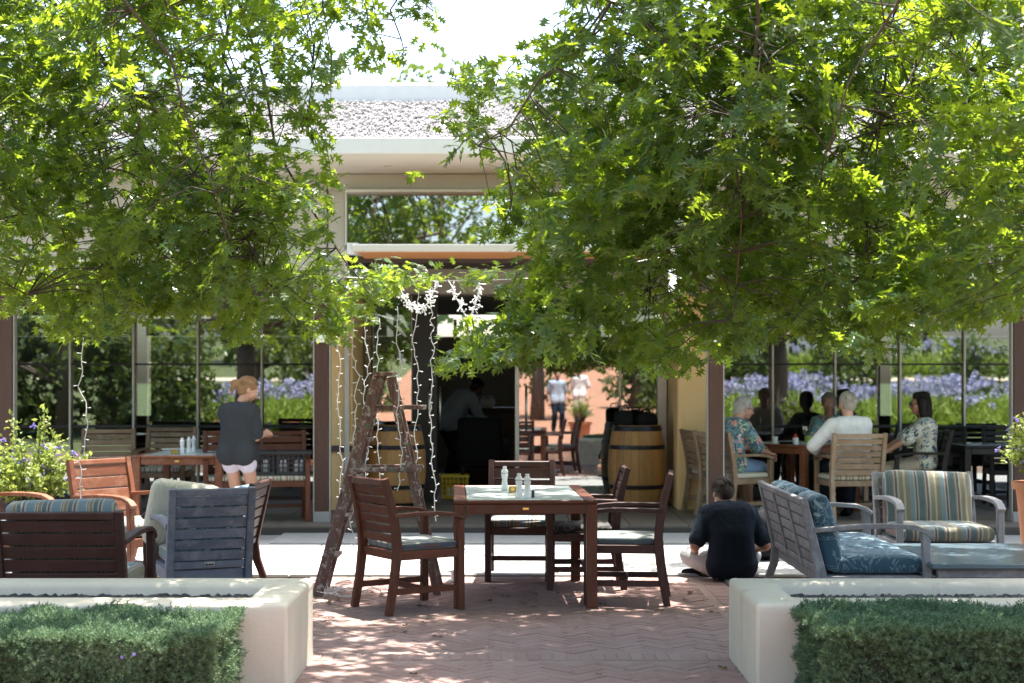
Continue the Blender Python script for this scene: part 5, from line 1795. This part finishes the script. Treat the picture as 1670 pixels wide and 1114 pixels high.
shrub(-4.28, 13.6, .52, .98, .42, 'yellow-green potted shrub with purple flowers at the photo edge, by the orange-red chair', 3600)
shrub(4.60, 13.2, .42, .72, .70, 'yellow-green potted shrub in a terracotta pot right of the striped armchair', 2600, True, 26)
shrub(1.62, .5, .38, .75, .55, 'potted shrub in terracotta mirrored in the door glass', 700, True, 4)


# a few fallen leaves on the bricks and the patio
n = 90
pos = np.stack([rng.uniform(-1.4, 1.5, n), rng.uniform(8.2, 14.4, n), np.full(n, .012)], 1)
pos[:, 2] = np.where(pos[:, 1] > 12.36, .024, .010)
a_ = rng.uniform(0, 6.28, n)
mt = frames(np.stack([np.cos(a_), np.sin(a_), rng.normal(0, .12, n)], 1), np.tile((0, 0, 1.0), (n, 1)) + rng.normal(0, .2, (n, 3))) * rng.uniform(.03, .075, n)[:, None, None]
V, F = scatter([(0, 0, 0), (.3, .3, .12), (.12, .55, .02), (.2, 1, .1), (0, 1.2, .0), (-.2, 1, .1), (-.12, .55, .02), (-.3, .3, .12)], [(0, 1, 2), (0, 2, 6), (0, 6, 7), (2, 3, 4), (2, 4, 6), (6, 4, 5)], mt, pos)
fo = big_mesh('fallen_leaves', V, F, 'dryleaf', None, 'stuff')
tag(fo, 'dry brown leaves scattered on the bricks', 'leaves')


# ------------------------------------------------------------------ oak trees
def star_leaf():
    "pin oak leaf, length 1 along y, folded a little along its midrib"
    r = [(.30, .10), (.09, .27), (.50, .50), (.10, .53), (.36, .84), (.07, .78)]
    v = [(0, -.22, 0), (0, .0, 0), (0, .27, 0), (0, .53, 0), (0, .78, 0), (0, 1.05, -.10)]
    R_ = len(v)
    lift = (-.03, .02, -.06, .02, -.09, .01)
    for (x, y), z in zip(r, lift):
        v.append((x, y, x * .22 + z))
    L_ = len(v)
    for (x, y), z in zip(r, lift):
        v.append((-x, y, x * .22 + z))
    f = []
    for b, flip in ((R_, False), (L_, True)):
        tri = [(1, b, b + 1), (1, b + 1, 2), (2, b + 1, b + 2), (2, b + 2, b + 3), (2, b + 3, 3), (3, b + 3, b + 4), (3, b + 4, b + 5), (3, b + 5, 4), (4, b + 5, 5)]
        f += [t[::-1] if flip else t for t in tri]
    s = len(v)
    v += [(-.012, -.22, 0), (.012, -.22, 0), (.012, .02, 0), (-.012, .02, 0)]
    f += [(s, s + 1, s + 2), (s, s + 2, s + 3)]
    return np.array(v) - np.array([0, -.22, 0]), np.array(f)


LV, LF = star_leaf()
LV2 = np.array([(0, 0, 0), (.42, .3, .08), (.12, .55, .02), (.3, 1.0, .0), (0, 1.25, -.1), (-.3, 1.0, .0), (-.12, .55, .02), (-.42, .3, .08)])
LF2 = np.array([(0, 1, 2), (0, 2, 6), (0, 6, 7), (2, 3, 4), (2, 4, 6), (6, 4, 5)])


def in_poly(px, py, poly):
    x, y = np.asarray(px), np.asarray(py)
    ins = np.zeros(x.shape, bool)
    n = len(poly)
    for i in range(n):
        x0, y0 = poly[i]
        x1, y1 = poly[(i + 1) % n]
        c = (y0 > y) != (y1 > y)
        with np.errstate(divide='ignore', invalid='ignore'):
            ins ^= c & (x < (x1 - x0) * (y - y0) / (y1 - y0 + 1e-12) + x0)
    return ins


def vnoise(p, seed):
    r = np.random.default_rng(seed)
    out = np.zeros(len(p))
    for _ in range(7):
        k = r.normal(size=3) * r.uniform(1.2, 4.5)
        out += np.sin(p @ k + r.uniform(0, 6.28))
    return out / 7 ** .5


LEFT = [(-140, -60), (700, -60), (712, 20), (690, 85), (640, 100), (612, 118), (560, 108), (540, 150), (538, 200), (562, 262), (552, 300), (535, 330), (540, 375), (565, 410), (600, 432), (632, 455), (632, 510), (592, 522), (556, 562), (518, 548), (480, 522), (442, 515), (425, 562), (370, 556), (345, 525), (290, 518), (245, 508), (195, 552), (140, 556), (85, 550), (50, 505), (-140, 490)]
RIGHT = [(940, -60), (915, 20), (872, 60), (838, 92), (780, 105), (742, 128), (738, 170), (700, 196), (665, 190), (700, 235), (650, 262), (622, 275), (680, 290), (760, 262), (805, 268), (806, 310), (790, 345), (840, 352), (800, 372), (775, 380), (862, 400), (866, 420), (835, 440), (822, 470), (770, 505), (720, 545), (692, 572), (722, 606), (800, 602), (850, 586), (905, 580), (950, 590), (1010, 582), (1062, 600), (1112, 612), (1155, 588), (1190, 578), (1240, 562), (1310, 545), (1380, 572), (1436, 585), (1488, 560), (1535, 530), (1610, 522), (1800, 505), (1800, -60)]
MID = [(600, 428), (660, 432), (720, 440), (790, 432), (822, 445), (790, 470), (730, 452), (680, 468), (630, 470)]
rngl = np.random.default_rng(5)


def sprays_in(poly, n, dfun, thin):
    xs = [p[0] for p in poly]
    ys = [p[1] for p in poly]
    out = []
    while len(out) < n:
        m = n * 4
        px = rngl.uniform(min(xs), max(xs), m)
        py = rngl.uniform(min(ys), max(ys), m)
        ok = in_poly(px, py, poly)
        d = dfun(px, py, rngl.uniform(0, 1, m))
        x, z = (px - 835) * d / FPX, EYE - (py - HOR) * d / FPX
        p = np.stack([x, d, z], 1)
        ok &= rngl.uniform(0, 1, m) < thin(px, py) * np.clip(.55 + .75 * vnoise(p * 1.9, 3), .02, 1)
        out += list(p[ok])
    return np.array(out[:n])


def bump2(px, py, cx, cy, sx, sy):
    return np.exp(-((px - cx) / sx) ** 2 - ((py - cy) / sy) ** 2)


def thinL(px, py):
    t = np.ones(len(px))
    t -= .84 * np.clip((330 - py) / 60, 0, 1) * np.clip((px - 380) / 60, 0, 1) * np.clip((py - 120) / 30, 0, 1)
    t -= .72 * np.clip((135 - py) / 60, 0, 1) * np.clip((px - 440) / 80, 0, 1)
    t -= .45 * bump2(px, py, 170, 75, 90, 60) + .40 * bump2(px, py, 340, 60, 120, 70) + .3 * bump2(px, py, 60, 200, 60, 60)
    return np.clip(t, .06, 1)


def thinR(px, py):
    t = np.ones(len(px))
    t -= .40 * np.clip((820 - px) / 60, 0, 1)
    t -= .40 * bump2(px, py, 815, 240, 60, 60)
    t -= .35 * bump2(px, py, 960, 300, 80, 100)
    return np.clip(t, .14, 1)


dL = lambda px, py, u: 8.4 + 3.2 * u + .5 * (py > 420) - .0006 * (560 - px)
dR = lambda px, py, u: 7.9 + 3.2 * u - np.clip((px - 1000) / 700, 0, 1) * (.7 - .6 * u) + np.clip((950 - px) / 250, 0, 1.4) * 1.0 * (1 - u * .6)
spL = np.concatenate([sprays_in(LEFT, 1180, dL, thinL), sprays_in(MID, 34, lambda a, b, u: 11.5 + 1.0 * u, lambda a, b: np.ones(len(a)))])
spR = sprays_in(RIGHT, 1560, dR, thinR)


def upper(side, n):
    "the rest of the crown, above and beside the picture"
    out = []
    while len(out) < n:
        m = n * 3
        x = rngl.uniform(.2, 8.6, m)
        y = rngl.uniform(3.6, 13.9, m)
        z = rngl.uniform(2.2, 8.2, m)
        e = ((x - 4.4) / 4.6) ** 2 + ((y - 8.0) / 6.2) ** 2 + ((z - 4.2) / 4.2) ** 2
        ok = (e < 1)
        top = EYE + 730 / FPX * y + .45
        inv = (z < top) & (x < .345 * y + 1.15)
        ok &= ~inv
        ok &= ~((z < 3.0) & (x < 3.4))
        p = np.stack([x * side, y, z], 1)
        ok &= rngl.uniform(0, 1, m) < np.where(x < 2.0, np.clip(.9 + .3 * vnoise(p * .9, 9), .4, 1), np.clip(.30 + .60 * vnoise(p * .9, 9), .0, .8))
        # more light where the sky shows between the two crowns, and over the patio
        ok &= ~((y > 12.6) & (rngl.uniform(0, 1, m) < .55) & ((x * side < 1.6)))
        out += list(p[ok])
    c = np.stack([side * rngl.uniform(0, 2.3, 130), rngl.uniform(9.0, 12.8, 130), rngl.uniform(5.2, 7.0, 130)], 1)  # extra unseen sprays added to shade the bricks
    if side > 0:
        c = np.concatenate([c, np.stack([rngl.uniform(1.9, 5.2, 170), rngl.uniform(11.6, 14.3, 170), rngl.uniform(5.0, 6.6, 170)], 1)])  # more sprays added out of view to shade the sofa and armchair
    return np.concatenate([np.array(out[:n]), c])


def seen_ok(w, grow=0.0):
    "False where a point would hang in the open gap between the crowns"
    w = np.atleast_2d(w)
    px, py = 835 + w[:, 0] / w[:, 1] * FPX, HOR - (w[:, 2] - EYE) / w[:, 1] * FPX
    free = (px < -120) | (px > 1790) | (py < -50)
    jx, jy = rngl.normal(0, 6 + grow, len(w)), rngl.normal(0, 6 + grow, len(w))
    px, py = px + jx, py + jy
    return free | in_poly(px, py, LEFT) | in_poly(px, py, RIGHT) | in_poly(px, py, MID)


def tree(label, base, sprays, ups, seed, near_n, lsc=1.0):
    r = np.random.default_rng(seed)
    rs = random.Random(seed)
    t = thing('oak_tree', label, 'tree', base, 0, 'oak trees over the patio')
    B = np.array(base)
    top = Vector((0, 0, 2.3))
    MB().tube([(0, 0, -.1), (.02, 0, .25), (.0, .03, 1.0), (.03, 0, 1.7), tuple(top)], [.33, .25, .215, .20, .19], 14).build('trunk', 'bark', t, True)
    allp = np.concatenate([sprays, ups]) - B
    # limbs to hubs, boughs to sub-hubs, twigs to sprays
    def pick(k, pts):
        idx = [int(r.integers(len(pts)))]
        dm = np.linalg.norm(pts - pts[idx[0]], axis=1)
        for _ in range(k - 1):
            j = int(np.argmax(dm * r.uniform(.8, 1, len(pts))))
            idx.append(j)
            dm = np.minimum(dm, np.linalg.norm(pts - pts[j], axis=1))
        return pts[idx]
    nodes = []
    ctr = allp.mean(0)
    for h in pick(11, ups - B):
        h = h * .82 + ctr * .18
        e = Vector(h)
        m1 = top.lerp(e, .3) + Vector((rs.gauss(0, .2), rs.gauss(0, .2), .45))
        m2 = top.lerp(e, .68) + Vector((rs.gauss(0, .25), rs.gauss(0, .25), .35))
        pts = []
        ctrl = [top, m1, m2, e]
        for i in range(11):
            q = i / 10
            a = [ctrl[k].lerp(ctrl[k + 1], q) for k in range(3)]
            b = [a[k].lerp(a[k + 1], q) for k in range(2)]
            pts.append(b[0].lerp(b[1], q) + Vector((rs.gauss(0, .03), rs.gauss(0, .03), rs.gauss(0, .03))) * (0 < i < 10))
        okp = np.array([not ((-30 < 835 + (p.x + B[0]) / (p.y + B[1]) * FPX < 1700) and HOR - (p.z + B[2] - EYE) / (p.y + B[1]) * FPX > 60) if p.y + B[1] > 1 else True for p in pts])
        cut = next((i for i in range(11) if not okp[i]), 11)
        if cut < 3:
            continue
        MB().tube(pts[:cut], [.12 * (1 - .78 * i / 10) for i in range(cut)], 8).build('limb', 'bark', t, True)
        nodes += pts[2:cut]
    N = np.array([tuple(p) for p in nodes])
    bo = MB()
    sub = []
    for h in pick(170, allp):
        j = int(np.argmin(np.linalg.norm(N - h, axis=1) + r.uniform(0, .3, len(N))))
        a, e = Vector(N[j]), Vector(h)
        pts = []
        mid = a.lerp(e, .5) + Vector((rs.gauss(0, .12), rs.gauss(0, .12), rs.gauss(.08, .1))) * (1 + (e - a).length * .5)
        for i in range(7):
            q = i / 6
            pts.append(a.lerp(mid, q).lerp(mid.lerp(e, q), q) + Vector((rs.gauss(0, .04), rs.gauss(0, .04), rs.gauss(0, .04))) * (i > 0))
        if not seen_ok(np.array([tuple(p) for p in pts]) + B).all():
            continue
        bo.tube(pts, [.013 * (1 - .7 * i / 6) for i in range(7)], 6)
        for p, q in zip(pts[1:], pts[2:]):
            sub += [p, p.lerp(q, .33), p.lerp(q, .66)]
        sub.append(pts[-1])
    bo.build('bough', 'bark', t, True, 'stuff')
    N2 = np.array([tuple(p) for p in sub])
    tw = MB()

    def foliage(pts, scale, per, lv, lf, mat_, draw):
        pos, dirs, nor, sc = [], [], [], []
        for s in pts:
            j = int(np.argmin(np.linalg.norm(N2 - s, axis=1) + r.uniform(0, .22, len(N2))))
            a = N2[j]
            out = s - a
            L = np.linalg.norm(out) + 1e-6
            ax = out / L * .7 + r.normal(0, .45, 3) + np.array([0, 0, -.12])
            ax /= np.linalg.norm(ax)
            ln = r.uniform(.22, .48) * scale
            tip = s + ax * ln
            k = a * .5 + s * .5 + np.array([0, 0, .05]) + r.normal(0, .03, 3)
            if draw and L < .55 and seen_ok(np.array([k, s, tip]) + B).all():
                tw.tube([tuple(a), tuple(k), tuple(s), tuple(s + ax * ln * .5 + np.array([0, 0, .01])), tuple(tip)], [.005, .004, .0032, .0024, .0013], 4)
            sidev = np.cross(ax, (0, 0, 1.0))
            sidev /= np.linalg.norm(sidev) + 1e-6
            upv = np.cross(sidev, ax)
            nl = int(per * r.uniform(.7, 1.3))
            u = np.linspace(.0, 1.0, nl)
            sg = np.where(np.arange(nl) % 2, 1, -1)
            d = ax[None] * (.35 + .55 * u[:, None]) + sidev[None] * (sg * r.uniform(.35, 1.0, nl))[:, None] + upv[None] * r.normal(.02, .40, nl)[:, None] + np.array([0, 0, -.30])
            nn = upv[None] + r.normal(0, .48, (nl, 3)) + np.array([0, -.12, .25])
            pos.append(s[None] + ax[None] * (ln * u)[:, None] + r.normal(0, .012, (nl, 3)))
            dirs.append(d)
            nor.append(nn)
            sc.append(r.uniform(.075, .125, nl) * scale)
        pos, dirs, nor, sc = map(np.concatenate, (pos, dirs, nor, sc))
        return pos, frames(dirs, nor), sc
    pos, fr, sc = foliage(sprays - B, lsc, 17, LV, LF, 'leaf', True)
    keep = seen_ok(pos + B + fr[:, :, 1] * sc[:, None] * .6, 2.0)
    pos, fr, sc = pos[keep], fr[keep], sc[keep]
    tw.build('twig', 'twig', t, True, 'stuff')
    # the 300 leaves that show largest are leaves of their own
    wp = pos + B
    px, py = 835 + wp[:, 0] / wp[:, 1] * FPX, HOR - (wp[:, 2] - EYE) / wp[:, 1] * FPX
    rank = sc / wp[:, 1] * ((px > 5) & (px < 1665) & (py > 5) & (py < 650))
    order = np.argsort(-rank)
    single = order[:near_n]
    lm = bpy.data.meshes.new('leaf')
    lm.from_pydata([tuple(v) for v in LV], [], [tuple(int(i) for i in f) for f in LF])
    lm.materials.append(M['leaf'])
    for j in single:
        o = link('leaf', lm, t)
        m = Matrix(fr[j] * sc[j]).to_4x4()
        m.translation = Vector(pos[j])
        o.matrix_local = m
    rest = order[near_n:]
    V, F = scatter(LV, LF, fr[rest] * sc[rest][:, None, None], pos[rest])
    big_mesh('crown', V, F, 'leaf', t, 'stuff')
    pos, fr, sc = foliage(ups - B, 1.45, 15, LV2, LF2, 'leafup', False)
    wp = pos + B
    px, py = 835 + wp[:, 0] / wp[:, 1] * FPX, HOR - (wp[:, 2] - EYE) / wp[:, 1] * FPX
    ok = ~((px > -130) & (px < 1800) & (py > -130) & (wp[:, 1] < 8.5))
    pos, fr, sc = pos[ok], fr[ok], sc[ok]
    V, F = scatter(LV2, LF2, fr * sc[:, None, None], pos)
    big_mesh('upper_crown', V, F, 'leafup', t, 'stuff')
    return t


tree('spreading oak whose trunk stands beyond the loveseat planter, branches over the standing woman', (-5.5, 6.2, 0), spL, upper(-1, 270), 21, 290, .80)
tree('spreading oak whose trunk stands beyond the sofa planter, branches over the diners', (5.5, 6.0, 0), spR, upper(1, 440), 22, 290, .90)


# ------------------------------------------------------------------ garden behind the camera (seen in the glass), trees behind the roof
def far_tree(x, y, h, r_, label, seed, grp, z0=None, n=1500, low=.25):
    r = np.random.default_rng(seed)
    z0 = (zt(y) - .05) if z0 is None else z0
    t = thing('garden_tree', label, 'tree', (x, y, z0), 0, grp)
    MB().tube([(0, 0, -.2), (.05, .03, h * .3), (-.05, .05, h * .65)], [.24, .18, .08], 9).build('trunk', 'bark', t, True)
    lb = MB()
    cs = []
    for i in range(16):
        g, q = r.uniform(0, 6.283), r.uniform(.25, 1)
        z = h * r.uniform(low + .1, .92)
        w_ = r_ * q * (1 - .55 * max(0, (z / h - .55) / .45))
        c = Vector((math.cos(g) * w_ * .75, math.sin(g) * w_ * .75, z))
        lb.tube([(0, .03, z * .62), tuple(c * .6 + Vector((0, 0, z * .36))), tuple(c)], [.07, .045, .015], 5)
        cs.append((c, r_ * r.uniform(.28, .46)))
    lb.build('limb', 'bark', t, True)
    k = r.integers(0, len(cs), n)
    C_ = np.array([tuple(c) for c, _ in cs])[k]
    Q = np.array([q for _, q in cs])[k]
    dv = r.normal(size=(n, 3))
    dv /= np.linalg.norm(dv, axis=1)[:, None]
    pos = C_ + dv * (Q * r.uniform(.5, 1.05, n) ** .6)[:, None]
    mt = frames(r.normal(size=(n, 3)) + np.array([0, 0, -.4]), r.normal(size=(n, 3)) + np.array([0, 0, .8])) * (r.uniform(.14, .30, n) * (r_ / 2.6) ** .4)[:, None, None]
    V, F = scatter(LV2, LF2, mt, pos)
    big_mesh('crown', V, F, 'farleaf', t, 'stuff')
    return t


ORD = ('first', 'second', 'third', 'fourth', 'fifth', 'sixth', 'seventh', 'eighth', 'ninth', 'tenth', 'eleventh', 'last')
gt = 'trees along the far side of the garden'
for i, x in enumerate((-31, -25, -19.5, -14, -9, -3.5, 3, 9.5, 15, 20.5, 26.5, 33)):
    far_tree(x, -38 - 3 * (i % 3), 9.5 + 1.7 * ((i * 7) % 4), 4.6, ORD[i] + ' tall dark tree of the row at the garden end, counted from the loveseat side', 100 + i, gt, n=1300, low=.08)
for i, (x, y) in enumerate(((-8.6, -14), (-13.5, -13), (-7.0, -19), (-18, -7), (12.5, -24), (-12.0, -3.2))):
    far_tree(x, y, 7.2 + .4 * i, 3.4, ('shade tree nearest the plaza on the garden bank', 'shade tree on the bank behind the nearest one', 'shade tree beside the plaza far up the bank', 'shade tree outermost on the loveseat side of the bank', 'shade tree on the upper bank of the sofa side', 'shade tree lowest on the bank, closest to the planters')[i], 140 + i, 'shade trees on the garden bank', n=1700, low=.12)
for i, (x, y, h, r_) in enumerate(((-2.6, 40, 9.35, 3.6), (2.2, 42, 9.9, 4.2), (7.5, 41, 10.2, 4.0), (-12, 44, 10.5, 4.4), (15, 44, 11, 4.6))):
    far_tree(x, y, h, r_, ('tree top above the roof ridge left of the open sky', 'tree top above the roof ridge in the open sky', 'tree top above the roof ridge behind the diners oak', 'tree top behind the roof on the standing woman side', 'tallest tree behind the roof on the armchair side')[i], 160 + i, 'trees behind the restaurant', 0, 1500, .3)


def agapanthus(x0, x1, y0, y1, n, label, seed):
    r = np.random.default_rng(seed)
    cx, cy = (x0 + x1) / 2, (y0 + y1) / 2
    t = thing('agapanthus_bed', label, 'flower bed', (cx, cy, 0))
    X, Y = r.uniform(x0, x1, n * 3) - cx, r.uniform(y0, y1, n * 3)
    kk = np.argsort(-(np.sin(X * 1.7 + seed) * np.sin(Y * 2.1 + X * .6) + r.uniform(-1.2, 1.2, n * 3)))[:n]
    X, Y = X[kk], Y[kk]
    Z = np.array([zt(y) - .05 for y in Y])
    Y = Y - cy
    per = 16
    base = np.repeat(np.stack([X, Y, Z], 1), per, 0) + r.normal(0, .06, (n * per, 3)) * np.array([1, 1, 0])
    d = r.normal(size=(n * per, 3)) * np.array([.7, .7, .2]) + np.array([0, 0, 1.0])
    mt = frames(d, r.normal(size=(n * per, 3)))
    bv = [(-.022, 0, 0), (.022, 0, 0), (.026, .4, .02), (-.026, .4, .02), (.016, .68, -.06), (-.016, .68, -.06), (0, .80, -.2)]
    V, F = scatter(bv, [(0, 1, 2), (0, 2, 3), (3, 2, 4), (3, 4, 5), (5, 4, 6)], mt * r.uniform(.8, 1.25, n * per)[:, None, None], base)
    big_mesh('strap_leaves', V, F, 'agaleaf', t, 'stuff')
    m = int(n * .9)
    k = r.integers(0, n, m)
    hp = np.stack([X[k], Y[k], Z[k]], 1) + r.normal(0, .12, (m, 3)) * np.array([1, 1, 0])
    hh = r.uniform(.85, 1.15, m) * (1.08 + .22 * np.sin(hp[:, 0] * 1.3 + hp[:, 1]))
    sm = np.zeros((m, 3, 3))
    sm[:, 0, 0] = sm[:, 1, 1] = 1
    sm[:, 2, 2] = hh
    V, F = scatter([(-.008, 0, 0), (.008, 0, 0), (.006, 0, 1), (-.006, 0, 1)], [(0, 1, 2), (0, 2, 3)], sm, hp)
    big_mesh('stalks', V, F, 'agaleaf', t, 'stuff')
    q = 26
    top = np.repeat(hp + np.stack([0 * hh, 0 * hh, hh], 1), q, 0)
    dv = r.normal(size=(m * q, 3))
    dv /= np.linalg.norm(dv, axis=1)[:, None]
    V, F = scatter([(0, 0, 0), (-.022, .06, 0), (.022, .06, 0), (0, .07, .022)], [(0, 1, 2), (0, 2, 3), (0, 3, 1)], frames(dv, r.normal(size=(m * q, 3))) * r.uniform(.8, 1.4, m * q)[:, None, None], top + dv * .035)
    big_mesh('flower_heads', V, F, 'agaflower', t, 'stuff')
    return t


far_tree(.75, -9.2, 4.6, 1.25, 'slender dark tree beside the visitors mirrored in the door glass', 190, None, n=1500, low=.0)
for i, (x, y, h, r_) in enumerate(((4.3, -7.5, 1.5, .8), (4.0, -13.0, 2.2, 1.1), (7.5, -13.5, 2.0, 1.3), (11.5, -15.5, 2.4, 1.6), (15.5, -13.0, 2.2, 1.5), (9.5, -19.5, 2.6, 1.6), (14.0, -21.0, 2.4, 1.5), (-4.4, -12.0, 1.8, 1.0), (-6.6, -11.5, 2.2, 1.2))):
    far_tree(x, y, h, r_, ORD[i] + ' round shrub on the bank beyond the agapanthus, counted outward from the plaza', 200 + i, 'round shrubs on the garden bank', n=900, low=-.1)
agapanthus(5.4, 17, -9.5, -5.2, 560, 'blue agapanthus bed beside the plaza mirrored behind the diners', 1)
agapanthus(-8.6, -5.4, -9.5, -5.2, 170, 'blue agapanthus bed mirrored behind the standing woman', 2)
for i, (x, y) in enumerate(((-9.6, -5.2), (-11.2, -4.7), (-12.8, -5.4), (-14.5, -4.9), (-16.4, -5.5))):  # bush row added to darken the garden mirrored in the left glass
    far_tree(x, y, 4.0 + .4 * (i % 2), 1.9, ORD[i] + ' dark bush in the row beside the small agapanthus bed, counted from the bed', 180 + i, 'dark bushes on the garden bank', n=2000, low=-.08)
agapanthus(5.5, 30, -33, -29, 620, 'upper blue agapanthus border beyond the pale path', 3)
